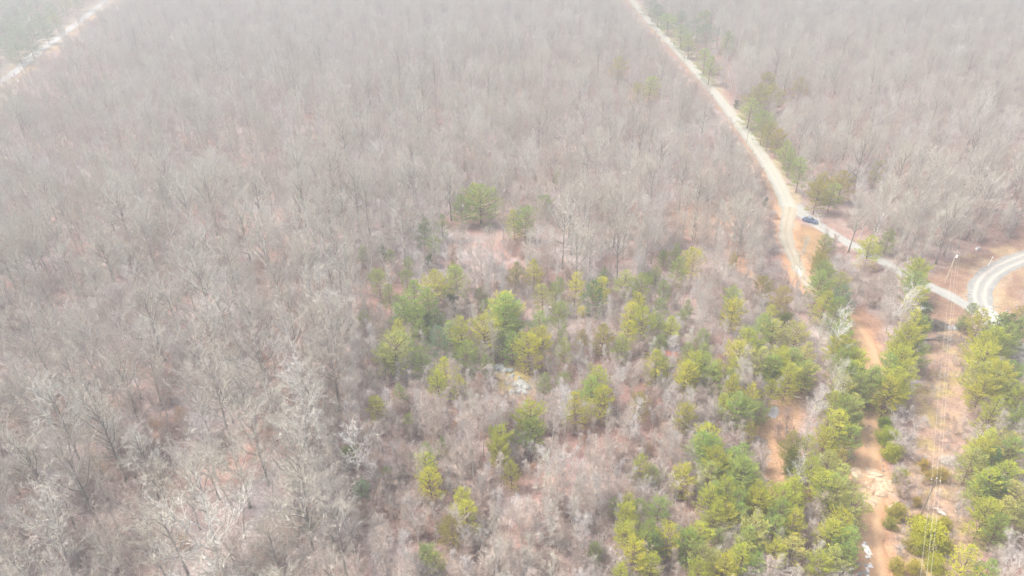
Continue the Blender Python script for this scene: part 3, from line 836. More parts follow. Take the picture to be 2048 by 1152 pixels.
# ------------------------------------------------------------------ pines and other evergreens: crown centre px, py, crown width px, hue
Yl, Gr, Dk, Pa, Bl, Ol = 'y', 'g', 'd', 'p', 'b', 'o'
HUES = {'y': ((0.48, 0.50, 0.07), 'yellow-green'), 'g': ((0.32, 0.42, 0.11), 'mid-green'), 'd': ((0.14, 0.225, 0.075), 'dark green'),
        'p': ((0.45, 0.47, 0.15), 'pale sage'), 'b': ((0.19, 0.28, 0.16), 'blue-grey green'), 'o': ((0.36, 0.335, 0.08), 'olive')}
PINES = '''961 402 62 g;922 415 32 g;950 390 30 y;1050 441 42 g;1029 444 34 y;847 462 32 d;884 454 26 g;867 485 24 p;723 503 22 g;781 509 16 g
817 523 16 g;758 563 34 g;779 592 26 g;813 550 20 g;873 574 48 y;914 566 42 g;909 545 30 o;962 587 18 g;970 608 16 g;826 600 48 g;860 610 44 g;810 626 42 g;836 631 42 g
867 642 36 d;1005 621 56 y;1031 550 34 o;1068 543 32 y;727 634 22 g;1091 405 24 p;1115 350 14 d;794 664 28 y;838 661 30 g;882 685 46 b;903 669 36 g;924 664 42 y;971 669 46 y;1012 646 42 g;1007 685 32 d
1015 625 52 g;1025 690 36 g;1059 700 52 y;1083 682 42 y;788 700 50 p;768 716 36 g;846 721 40 g;812 690 32 g;893 742 42 y;877 766 40 y;919 771 36 y;943 729 24 y;971 727 26 p;934 706 36 g
800 787 28 g;756 818 38 y;815 841 22 g;1059 835 56 y;1064 862 42 g;1088 763 24 y;1120 566 22 g;1150 574 36 y;1112 584 26 p;1086 594 40 p;1206 555 24 y;1187 592 46 d;1200 579 36 y
1117 631 36 g;1078 647 38 g;1250 563 36 p;1281 574 36 g;1297 553 16 y;1312 550 26 g;1329 579 26 y;1352 540 38 g;1353 509 24 g;1329 511 18 b;1388 524 38 y;1276 608 36 y;1260 631 36 y
1284 647 44 y;1253 668 36 y;1242 694 34 g;1320 621 30 g;1318 649 30 d;1344 657 36 y;1367 631 18 g;1375 615 20 p;1206 673 42 o;1161 680 26 o;1125 667 20 p;1320 683 26 p
1130 701 36 p;1126 756 22 g;1193 762 52 y;1315 730 46 y;1375 709 30 g;1385 730 42 y;1378 751 38 y;1467 522 18 o;1464 600 36 g;1464 626 42 y;1525 576 32 o;1560 600 40 o
1542 636 36 y;1524 657 46 g;1545 668 46 p;1592 678 50 p;1404 673 26 g;1498 688 50 y;1477 709 46 y;1526 696 26 y;1409 714 36 g;1370 753 42 y;1404 740 44 g;1430 748 42 y;1472 740 32 y
1461 759 36 g;1521 725 42 p;1550 740 42 g;1563 720 42 y;1586 720 38 g;1607 714 42 p;1610 746 38 g;1573 769 36 y;1641 511 26 o;1641 532 32 o;1649 552 38 g;1638 570 42 g;1675 574 42 p
1649 610 46 y;1683 602 46 b;1670 622 40 g;1688 652 36 g;1683 676 38 g;1685 704 46 y;1675 730 46 g;1685 756 42 g;1650 485 24 d;1739 499 42 y;1776 478 28 g;1705 705 36 g;1671 699 38 y;1713 725 42 y
1734 768 48 g;1700 756 46 g;1835 550 48 y;1830 571 42 g;1830 600 38 y;1825 647 42 y;1840 655 32 g;1815 688 54 y;1794 703 42 y;1830 704 40 g;1804 727 50 y;1778 742 46 g;1815 756 50 y;1786 768 50 y
1942 631 30 d;1960 647 42 y;1994 652 46 g;2013 660 42 d;1987 683 50 y;2013 678 50 g;1966 699 50 y;1994 701 42 g;1968 725 58 y;2039 634 32 o;2040 664 42 g;1960 756 50 p;1997 761 54 y;2023 753 42 g;1984 774 46 p
1929 641 16 d;1421 752 44 g;1449 809 32 y;1460 778 38 y;1475 812 48 g;1504 794 38 y;1488 822 42 g;1520 820 26 p;1540 781 32 y;1556 731 36 y;1580 752 40 y;1535 740 34 g;1613 750 36 p
1689 716 40 g;1707 752 46 y;1686 783 42 p;1718 777 46 g;1746 768 46 g;1778 788 50 y;1793 784 42 y;1666 815 46 y;1692 825 50 g;1707 815 42 p;1676 861 60 y;1694 877 50 g;1650 885 46 y;1710 841 28 d
1416 877 52 y;1413 898 48 g;1486 921 50 g;1462 921 48 g;1431 934 52 y;1418 950 46 p;1486 950 60 g;1452 989 48 y;1512 992 44 y;1426 994 44 g;1582 887 36 o;1499 864 26 o
1621 950 52 y;1650 976 60 y;1681 960 52 p;1580 981 50 y;1655 934 50 p;1684 927 36 o;1613 898 38 p;1278 935 38 y;1307 943 28 g;1364 956 46 y;1406 894 54 g;1421 909 50 g;1484 956 60 g
1257 1013 36 y;1252 1034 38 y;1281 1013 28 g;1315 1021 42 g;1252 1073 46 y;1299 1068 42 g;1286 1089 40 g;1304 1096 42 d;1335 1079 42 y;1265 1115 52 y;1299 1136 46 y;1244 1149 36 y;1419 1003 48 y
1473 1006 42 g;1515 1006 48 y;1429 1032 46 y;1455 1040 48 y;1481 1034 36 g;1400 1076 56 y;1377 1094 50 g;1440 1076 30 p;1403 1123 50 p;1502 1068 56 p;1499 1086 50 g;1549 1060 44 g;1565 1008 58 y
1578 987 46 y;1559 1032 48 g;1585 1055 50 y;1450 1138 52 y;1484 1118 50 y;1507 1136 46 g;1546 1112 46 y;1585 1102 52 p;1398 1150 40 y;1671 998 60 p;1700 1019 56 p;1664 977 50 g;1674 1050 56 y
1664 1073 58 y;1687 1086 60 g;1695 1112 50 g;1664 1126 52 p;1638 1140 50 y;1974 886 48 y;1960 907 50 y;1942 928 50 p;2013 896 54 p;1984 922 46 d;2026 909 52 g;2013 951 52 y;1976 972 52 y;1960 984 46 g
1992 984 46 d;2026 998 52 p;2000 1029 56 p;1971 1032 56 y;1994 1060 48 g;2026 1035 48 p;1937 1128 56 y;1968 1146 48 g;1981 829 54 y;1965 780 46 y;2012 788 46 y;1988 751 40 g;2040 800 44 y;2040 836 42 g
1299 10 32 b;1317 28 30 b;1337 45 30 g;1365 38 32 b;1386 56 32 b;1365 69 34 g;1414 69 34 b;1379 90 30 g;1407 40 24 b;1410 118 30 g;1421 135 28 g;1455 90 26 p;1535 163 24 o;1542 191 38 o;1515 194 40 o
1500 222 38 g;1528 250 34 g;1539 267 28 o;1556 281 26 o;1573 305 28 g;1580 321 26 g;1601 344 34 g;1643 368 32 o;1636 387 36 o;1685 368 38 o;1664 389 32 g;1754 344 26 o;1601 174 26 o;1237 135 30 o;1299 174 36 g;1278 183 22 o
853 929 42 y;861 964 48 y;850 910 32 g;1001 877 42 y;996 903 42 y;1031 877 26 y;1023 946 36 y;922 1003 40 y;935 1029 46 y;905 1055 50 o;857 1112 38 g;874 1130 42 p;1153 816 50 y;1201 803 48 y;1184 786 48 g
1280 811 40 o;1367 833 38 y;1328 728 30 p;1193 1099 30 p;1227 1007 22 p;726 986 34 b;774 942 20 b;883 890 22 p;1060 862 30 g;700 905 26 g;12 92 30 b;34 100 34 b;60 70 30 b;8 60 30 b;80 45 26 b;100 22 28 b;30 30 30 b;70 10 28 b;130 12 24 b;50 45 30 b;5 20 28 b;20 8 28 b;50 5 28 b;90 60 26 b;62 95 26 b;38 70 28 b;110 40 24 b;150 2 24 b;15 45 30 b;60 28 28 b'''
def pine_look(w_m, hue):
    size = 'Large' if w_m > 6.6 else ('Small' if w_m < 4.4 else 'Mid-sized')
    return f'{size} {HUES[hue][1]} pine'
SMALL_PINES = []
for row in PINES.replace('\n', ';').split(';'):
    if not row.strip(): continue
    a = row.split()
    px, py, w, hue = float(a[0]), float(a[1]), float(a[2]), a[3]
    w *= (1.36 if 760 < px < 1050 and 560 < py < 720 else 1.19) if py > 420 else 1.35
    x, y = gp(px, py, 8)
    for _ in range(2):
        _, _, zc = to_px(x, y, 8)
        wm = w / (FPX / zc)
        hh = min(max(3.4 + wm * 1.15, 5.0), 14.0) * (0.92 + 0.16 * rng.random())
        x, y = gp(px, py, hh * 0.58)
    k = rng.randrange(5)
    pr = PINE[k]
    cwid = (3.6, 3.5, 3.5, 3.7, 3.0)[k] * 1.9
    s_h, s_w = hh / pr['h'], wm / cwid
    c, nm = HUES[hue]
    if w < 36.5 and px > 200 and hue != 'o' or px < 200 and w < 33:
        SMALL_PINES.append((x, y, float(H(x, y)), k, rng.uniform(0, 6.28), (s_h + s_w) / 2))
        TREES.append((None, px, py, '')); TREE_W.append(w); TREE_Z.append(zc)
        BASES.append((x, y, wm * 0.33)); continue
    j = rng.uniform(0.88, 1.14); jj = rng.uniform(0.92, 1.1)
    o = plant(pr, 'pine_tree', (x, y, float(H(x, y))), rng.uniform(0, 6.28), (s_w, s_w, s_h), 'pine', 'pines scattered through the winter woods', (c[0] * j * jj, c[1] * j, c[2] * j))
    remember(o, x, y, hh * 0.58, pine_look(wm, hue), w)
    BASES.append((x, y, wm * 0.33))
N_PINES = (len(TREES), len(SMALL_PINES))

def evergreen(px, py, w, color, look, proto, name='evergreen_tree', cat='evergreen', grp='broadleaf evergreens among the bare trees', hc=0.6, label=None, flat_=1.0):
    x, y = gp(px, py, 3)
    for _ in range(2):
        _, _, zc = to_px(x, y, 3)
        wm = 1.18 * w / (FPX / zc)
        s = wm / {'7': 4.6, '6': 4.8, '4': 5.4}[str(int(proto['h0']))]
        x, y = gp(px, py, proto['h'] * s * flat_ * hc)
    o = plant(proto, name, (x, y, float(H(x, y))), rng.uniform(0, 6.28), (s, s, s * flat_), cat, grp, color)
    if label: o['label'] = label
    else: remember(o, x, y, proto['h'] * s * hc, look, w)
    BASES.append((x, y, wm * 0.4))
    return o
HOLLY[0]['h0'], HOLLY[1]['h0'], LAUREL['h0'] = 7, 6, 4
for px, py, w, c, look in ((856, 518, 22, (0.06, 0.13, 0.03), 'Small glossy dark evergreen'), (763, 502, 24, (0.08, 0.12, 0.07), 'Small grey-green cedar'), (909, 601, 30, (0.05, 0.10, 0.045), 'Low dark evergreen'),
                           (933, 605, 16, (0.06, 0.11, 0.06), 'Low dark evergreen'), (864, 646, 36, (0.09, 0.14, 0.025), 'Rounded dark green evergreen'), (736, 748, 22, (0.05, 0.12, 0.035), 'Small glossy dark evergreen'),
                           (1569, 638, 38, (0.11, 0.14, 0.03), 'Rounded olive-dark evergreen'), (1848, 628, 38, (0.09, 0.14, 0.05), 'Rounded dark green evergreen'), (1587, 915, 46, (0.15, 0.17, 0.02), 'Glossy olive evergreen'),
                           (1582, 935, 34, (0.12, 0.15, 0.02), 'Glossy olive evergreen'), (1529, 402, 14, (0.08, 0.13, 0.09), 'Small grey-green cedar'), (1473, 206, 14, (0.09, 0.13, 0.07), 'Small grey-green cedar'),
                           (693, 905, 24, (0.07, 0.12, 0.03), 'Low dark evergreen'), (1656, 1050, 30, (0.20, 0.20, 0.02), 'Glossy olive evergreen'), (790, 640, 22, (0.05, 0.09, 0.05), 'Low dark evergreen')):
    evergreen(px, py, w, c, look, HOLLY[rng.randrange(2)])
for px, py, w, c, look in ((1775, 872, 46, (0.340, 0.403, 0.042), 'Glossy yellow-green laurel'), (1785, 903, 44, (0.391, 0.419, 0.042), 'Glossy yellow-green laurel'), (1770, 845, 32, (0.187, 0.264, 0.042), 'Dark green laurel'),
                           (1802, 950, 40, (0.374, 0.388, 0.042), 'Glossy yellow-green laurel'), (1804, 980, 26, (0.442, 0.357, 0.042), 'Golden laurel'), (1848, 928, 26, (0.459, 0.341, 0.070), 'Golden-brown shrub'),
                           (1882, 948, 34, (0.442, 0.357, 0.098), 'Golden-brown shrub'), (1858, 952, 28, (0.425, 0.341, 0.098), 'Golden-brown shrub'), (1794, 1022, 42, (0.408, 0.372, 0.070), 'Olive laurel'), (1781, 1045, 30, (0.340, 0.341, 0.070), 'Olive laurel'),
                           (1869, 1123, 46, (0.408, 0.419, 0.028), 'Bright yellow-green laurel'), (1796, 1133, 40, (0.408, 0.357, 0.070), 'Olive laurel'), (1828, 1131, 34, (0.442, 0.388, 0.056), 'Golden laurel'), (1820, 1088, 30, (0.425, 0.357, 0.098), 'Golden-brown shrub'),
                           (1838, 1040, 30, (0.408, 0.372, 0.056), 'Olive laurel'), (1888, 1046, 34, (0.408, 0.388, 0.042), 'Olive laurel'), (1889, 1090, 40, (0.408, 0.388, 0.042), 'Bright yellow-green laurel'), (1835, 1085, 44, (0.408, 0.419, 0.028), 'Bright yellow-green laurel'),
                           (1835, 1003, 22, (0.425, 0.341, 0.084), 'Golden-brown shrub'), (1165, 621, 24, (0.600, 0.558, 0.042), 'Small golden shrub'), (1576, 752, 24, (0.600, 0.403, 0.042), 'Small golden shrub'), (1695, 746, 10, (0.600, 0.512, 0.028), 'Tiny orange shrub')):
    evergreen(px, py, w, c, look, LAUREL, 'evergreen_shrub', 'shrub', 'leafy shrubs', 0.5)
evergreen(1856, 1068, 84, (0.425, 0.434, 0.025), '', LAUREL, 'evergreen_shrub', 'shrub', 'leafy shrubs', 0.5, 'Large round bright yellow-green bush directly under the wires', 0.8)
evergreen(1344, 716, 34, (0.600, 0.202, 0.105), '', LAUREL, 'red_shrub', 'shrub', None, 0.55, 'Rounded shrub with withered red leaves between yellow-green pines')

# young trees that kept their withered leaves
for i, (px, py, w, c, look) in enumerate(((783, 816, 24, (0.40, 0.22, 0.14), 'pinkish-tan'), (809, 894, 24, (0.40, 0.24, 0.15), 'pinkish-tan'), (1062, 933, 20, (0.44, 0.24, 0.14), 'pinkish-tan'), (1166, 877, 20, (0.48, 0.27, 0.13), 'orange-tan'),
                                          (1302, 894, 30, (0.42, 0.28, 0.17), 'orange-tan'), (1328, 850, 24, (0.45, 0.28, 0.15), 'orange-tan'), (1288, 780, 22, (0.45, 0.29, 0.16), 'orange-tan'), (909, 850, 22, (0.44, 0.25, 0.14), 'orange-tan'),
                                          (778, 1016, 26, (0.44, 0.22, 0.12), 'orange-tan'), (818, 990, 28, (0.40, 0.22, 0.14), 'pinkish-tan'), (957, 763, 32, (0.38, 0.20, 0.13), 'pinkish-tan'), (357, 829, 42, (0.42, 0.28, 0.17), 'pale tan'),
                                          (314, 846, 40, (0.42, 0.28, 0.17), 'pale tan'), (365, 1077, 48, (0.46, 0.31, 0.18), 'pale tan'), (1440, 722, 26, (0.42, 0.22, 0.15), 'pinkish-tan'), (1617, 995, 32, (0.40, 0.22, 0.14), 'pinkish-tan'),
                                          (1230, 900, 22, (0.44, 0.28, 0.16), 'orange-tan'), (905, 505, 44, (0.40, 0.25, 0.17), 'pale tan'), (1580, 840, 52, (0.36, 0.25, 0.20), 'pinkish-grey'), (1560, 858, 40, (0.36, 0.24, 0.19), 'pinkish-grey'))):
    pr = BEECH[i % 2]
    x, y = gp(px, py, 3)
    for _ in range(2):
        _, _, zc = to_px(x, y, 3)
        wm = w / (FPX / zc); s = wm / (3.6 if i % 2 == 0 else 3.2)
        x, y = gp(px, py, pr['h'] * s * 0.6)
    o = plant(pr, 'withered_tree', (x, y, float(H(x, y))), i * 1.7, s, 'tree', 'small trees holding withered leaves', c)
    remember(o, x, y, pr['h'] * s * 0.6, f'Small {look} tree still in withered leaf')
    BASES.append((x, y, 1.2))
pr = BEECH[0]
x, y = gp(196, 924, 4)
o = plant(pr, 'withered_tree', (x, y, float(H(x, y))), 0.3, (0.95, 0.95, 1.5), 'tree', 'small trees holding withered leaves', (0.55, 0.38, 0.2))
o['label'] = 'Narrow tree in bright tan withered leaf among bare grey trees'

# ------------------------------------------------------------------ bare trees one can point to
def bare_at(px, py_top, py_base, proto, name, label, cat='tree', grp=None, wmul=1.0, tilt=0.0, rz=None):
    x, y = gp(px, py_base)
    hh = 10.0
    for _ in range(12):
        _, pt, _ = to_px(x, y, float(H(x, y)) + hh)
        hh *= (py_base - py_top) / max(py_base - pt, 1)
    s = hh / proto['h']
    o = plant(proto, name, (x, y, float(H(x, y))), rng.uniform(0, 6.28) if rz is None else rz, (s * wmul, s * wmul, s), cat, grp, tilt=tilt)
    o['label'] = label
    BASES.append((x, y, 1.8))
    return o
bare_at(722, 835, 968, WHITE, 'white_barked_tree', 'White-barked bare tree standing alone against a dark evergreen', wmul=1.1)
bare_at(615, 705, 850, WHITE, 'white_barked_tree', 'Pale crooked-limbed bare tree with wide white crown left of centre', wmul=1.2)
bare_at(1655, 600, 738, WHITE, 'tall_grey_tree', 'Tall pale grey bare tree with fan-shaped crown just left of the track', wmul=0.9)
bare_at(1793, 560, 672, WHITE, 'pale_grey_tree', 'Wide pale grey bare tree between the clay bend and roadside pines', wmul=1.3)
bare_at(500, 860, 1015, BIG[0], 'spreading_tree', 'Big spreading bare tree with fanned grey limbs in the left foreground', wmul=1.15)
bare_at(470, 975, 1180, BIG[3], 'spreading_tree', 'Broad fan-limbed bare tree at the bottom edge beside the grey puddle', wmul=1.1)
bare_at(385, 960, 1170, BIG[2], 'spreading_tree', 'Tall fan-limbed bare tree left of the grey puddle at the bottom edge', wmul=1.1)
bare_at(1805, 722, 790, WHITE, 'dead_tree', 'Small dead white tree poking above pines beside the wire clearing', wmul=0.8)
bare_at(1585, 905, 990, WHITE, 'dead_tree', 'Small silvery dead tree below the glossy olive evergreen', wmul=0.8)

# ------------------------------------------------------------------ all the other bare trees
def hash_cells(cell):
    return {}
cells = {}
def ok_point(x, y, r, cell=4.0):
    ci, cj = int(x // cell), int(y // cell)
    k = int(math.ceil(max(r, 9) / cell)) if False else int(math.ceil(r / cell)) + 1
    for i in range(ci - k, ci + k + 1):
        for j in range(cj - k, cj + k + 1):
            for (qx, qy, qr) in cells.get((i, j), ()):
                lim = min(r, qr)
                if (x - qx) ** 2 + (y - qy) ** 2 < lim * lim:
                    return False
    return True
def put(x, y, r, cell=4.0):
    cells.setdefault((int(x // cell), int(y // cell)), []).append((x, y, r))
for (x, y, r) in BASES: put(x, y, max(r, 1.2) * 1.4)

rs = np.random.RandomState(5)
NC = 120000
cy = 58 + (760 - 58) * rs.rand(NC) ** 1.0
half = (cy * CP + 95 * SP) * (1024 / FPX) * 1.12 + 12
cx = (rs.rand(NC) * 2 - 1) * half
blocked = clear_mask(cx, cy) > 0.5
ppx, ppy, _ = to_px(cx, cy, 0.0)
gapn = fbm(cx, cy, 26, 77)
slimn = fbm(cx, cy, 30, 78)
spn = fbm(cx, cy, 34, 79)
PCR = np.array([(px, py) for (o, px, py, look) in TREES])
PW = np.array(TREE_W)
PZ = np.array(TREE_Z)
def hides(x, y, h, hw):
    """does a tree here stand between the viewer's side and an open strip, a pine crown or a landmark tree"""
    road = False; crown = 0.0
    for f in (0.35, 0.6, 0.85, 1.0):
        z = h * f
        t = CAM_H / (CAM_H - z)
        gx, gy = x * t, y * t
        for s in (-0.5, 0.5):
            i, j = int((gx + s * hw - LX0) / 1.5), int((gy - LY0) / 1.5)
            if 0 <= i < LM.shape[1] and 0 <= j < LM.shape[0] and LM[j, i] > 0.5: road = True
        if f < 2:
            px, py, zc = to_px(x, y, z)
            d = np.hypot(PCR[:, 0] - px, PCR[:, 1] - py)
            if np.any((d < PW * 0.5 + hw * 0.6 * FPX / zc) & (PZ > zc - 3)): crown = 1.0
    return road, crown
LX0, LY0 = -420.0, 50.0
gx_, gy_ = np.meshgrid(np.arange(LX0, 560, 1.5), np.arange(LY0, 780, 1.5))
LM = open_mask(gx_, gy_)
WOOD = []
for i in range(NC):
    if blocked[i]: continue
    x, y, px, py = float(cx[i]), float(cy[i]), float(ppx[i]), float(ppy[i])
    # slender young growth fills the middle and lower right, old broad trees the left and the far side
    young = smooth(560, 800, np.array([px]))[0] * smooth(560, 690, np.array([py]))[0]
    right = 1.0 if (px > 1350 and py > 470) else 0.0
    u = rs.rand()
    if u < young * (0.96 if slimn[i] > 0.42 else 0.80):
        kind, r = 'slim', 1.7 + 0.8 * rs.rand()
    elif right and u < 0.75:
        kind, r = ('slim' if rs.rand() < 0.5 else 'med'), 3.2
    elif u < 0.45 + 0.35 * (py < 420):
        kind, r = 'med', 4.1
    elif py > 700 and px > 700:
        continue
    else:
        kind, r = 'big', 6.0
    if gapn[i] > 0.66 and rs.rand() < 0.7: continue
    if not ok_point(x, y, r): continue
    size = 0.66 + 0.38 * rs.rand()
    hh = {'slim': 13, 'med': 14.5, 'big': 19}[kind] * size
    hr, hc_ = hides(x, y, hh, {'slim': 1.4, 'med': 2.8, 'big': 4.5}[kind])
    if hr and (kind == 'big' or rs.rand() < 0.97): continue
    if hc_ and (kind == 'big' or rs.rand() < 0.96):
        if kind == 'slim' and rs.rand() < 0.75: size *= 0.5
        else: continue
    put(x, y, r)
    pl = {'slim': SLIM, 'med': MED, 'big': BIG}[kind]
    patch_n = float(spn[i])
    WOOD.append([x, y, kind, (int(patch_n * 2.2 * len(pl)) + (rs.rand() < 0.35) * rs.randint(3)) % len(pl), rs.rand() * 6.28, size])
# the 300 that show largest become things of their own
def app(w):
    h = {'slim': 13, 'med': 15, 'big': 20}[w[2]] * w[5]
    px, py, zc = to_px(w[0], w[1], h * 0.6)
    vis = -20 < px < 2068 and -10 < py < 1162
    return (h * FPX / zc) * {'slim': 0.75, 'med': 0.95, 'big': 1.2}[w[2]] if vis else -1.0
WOOD.sort(key=app, reverse=True)
LOOK = {('slim', 0): 'Slender pinkish-grey bare tree', ('slim', 1): 'Thin upright bare tree', ('slim', 2): 'Slender pale grey bare tree', ('slim', 3): 'Short slim bare tree',
        ('med', 0): 'Mid-sized pinkish bare tree', ('med', 1): 'Mid-sized upright grey bare tree', ('med', 2): 'Mid-sized bushy bare tree',
        ('big', 0): 'Broad-crowned tall bare tree', ('big', 1): 'Oval-crowned tall bare tree', ('big', 2): 'High-crowned tall bare tree', ('big', 3): 'Wide fan-crowned bare tree'}
NIND = 285
for w in WOOD[:NIND]:
    x, y, kind, k, rz, s = w
    pr = {'slim': SLIM, 'med': MED, 'big': BIG}[kind][k]
    o = plant(pr, 'bare_tree', (x, y, float(H(x, y))), rz, s, 'tree', 'bare winter trees in the near woods')
    remember(o, x, y, pr['h'] * s * 0.6, LOOK[(kind, k)])
write_labels()

# ------------------------------------------------------------------ the mass of the woods: one object each, grown on points
def scatter(name, label, protos, P, kind='stuff'):
    """P: rows x, y, z, prototype index, turn, scale"""
    P = np.array(P, np.float32)
    me = bpy.data.meshes.new(name)
    me.vertices.add(len(P)); me.vertices.foreach_set('co', P[:, :3].ravel())
    for nm, c, t in (('kind_of', 3, 'INT'), ('turn', 4, 'FLOAT'), ('size', 5, 'FLOAT')):
        a = me.attributes.new(nm, t, 'POINT')
        a.data.foreach_set('value', P[:, c].astype(np.int32 if t == 'INT' else np.float32))
    me.update()
    o = bpy.data.objects.new(name, me); col.objects.link(o)
    ng = bpy.data.node_groups.new(name + ' growth', 'GeometryNodeTree')
    ng.interface.new_socket('Geometry', in_out='INPUT', socket_type='NodeSocketGeometry')
    ng.interface.new_socket('Geometry', in_out='OUTPUT', socket_type='NodeSocketGeometry')
    N = ng.nodes; L = ng.links
    gi, go = N.new('NodeGroupInput'), N.new('NodeGroupOutput')
    iop = N.new('GeometryNodeInstanceOnPoints')
    g2i = N.new('GeometryNodeGeometryToInstance')
    for pr in reversed(protos):
        jn = N.new('GeometryNodeJoinGeometry')
        for part in ('crown', 'trunk'):
            key = 'src_' + part
            if key not in pr:
                pr[key] = bpy.data.objects.new(name + '_source', pr[part])
            oi = N.new('GeometryNodeObjectInfo'); oi.inputs['Object'].default_value = pr[key]
            L.new(oi.outputs['Geometry'], jn.inputs[0])
        L.new(jn.outputs[0], g2i.inputs[0])
    def attr(nm, t):
        a = N.new('GeometryNodeInputNamedAttribute'); a.data_type = t; a.inputs['Name'].default_value = nm
        return a.outputs['Attribute']
    L.new(gi.outputs[0], iop.inputs['Points'])
    L.new(g2i.outputs[0], iop.inputs['Instance'])
    iop.inputs['Pick Instance'].default_value = True
    L.new(attr('kind_of', 'INT'), iop.inputs['Instance Index'])
    cx_ = N.new('ShaderNodeCombineXYZ'); L.new(attr('turn', 'FLOAT'), cx_.inputs[2])
    L.new(cx_.outputs[0], iop.inputs['Rotation'])
    L.new(attr('size', 'FLOAT'), iop.inputs['Scale'])
    L.new(iop.outputs[0], go.inputs[0])
    md = o.modifiers.new('growth', 'NODES'); md.node_group = ng
    tag(o, label, kind='stuff')
    return o
allp = BIG + MED + SLIM
off = {'big': 0, 'med': len(BIG), 'slim': len(BIG) + len(MED)}
rows = [(w[0], w[1], float(H(w[0], w[1])), off[w[2]] + w[3], w[4], w[5]) for w in WOOD[NIND:]]
scatter('bare_woodland', 'Hazy mass of leafless grey and pinkish trees filling the distance', allp, rows)
ob = scatter('small_pines', 'Small and far green pines dotted through the bare woods', PINE, SMALL_PINES)
ob.color = (0.28, 0.36, 0.11, 1)
# brush between the trunks and over the wire clearing
NB = 22000
by = 60 + 420 * rs.rand(NB) ** 1.3
bh = (by * CP + 95 * SP) * (1024 / FPX) * 1.08 + 8
bx = (rs.rand(NB) * 2 - 1) * bh
bl = clear_mask(bx, by) > 0.5
in_cor = poly_sd(bx, by, P_CORR) < -0.5
dt, _ = seg_dist(bx, by, TRACK)
dens = fbm(bx, by, 14, 91)
rows = []
for i in range(NB):
    if bl[i] and not (in_cor[i] and dt[i] > 3.0 and rs.rand() < 0.9): continue
    if dens[i] < (0.3 if bl[i] else 0.46): continue
    s = (0.35 + 0.3 * rs.rand()) if bl[i] else (0.6 + 0.7 * rs.rand())
    rows.append((bx[i], by[i], float(H(bx[i], by[i])), rs.randint(3), rs.rand() * 6.28, s))
scatter('undergrowth', 'Twiggy brush and saplings between the trunks', BRUSH, rows)
print('pines', N_PINES, 'wood', len(WOOD), 'brush', len(rows))
# ------------------------------------------------------------------ the parked car
def loft(secs, mb):
    """secs: list of rings of equal length, joined"""
    n = len(secs[0]); b = len(mb.v)
    for r in secs: mb.v += r
    for i in range(len(secs) - 1):
        for k in range(n):
            k2 = (k + 1) % n
            mb.f.append((b + i * n + k, b + i * n + k2, b + (i + 1) * n + k2, b + (i + 1) * n + k))
    mb.f.append(tuple(b + k for k in reversed(range(n))))
    mb.f.append(tuple(b + (len(secs) - 1) * n + k for k in range(n)))

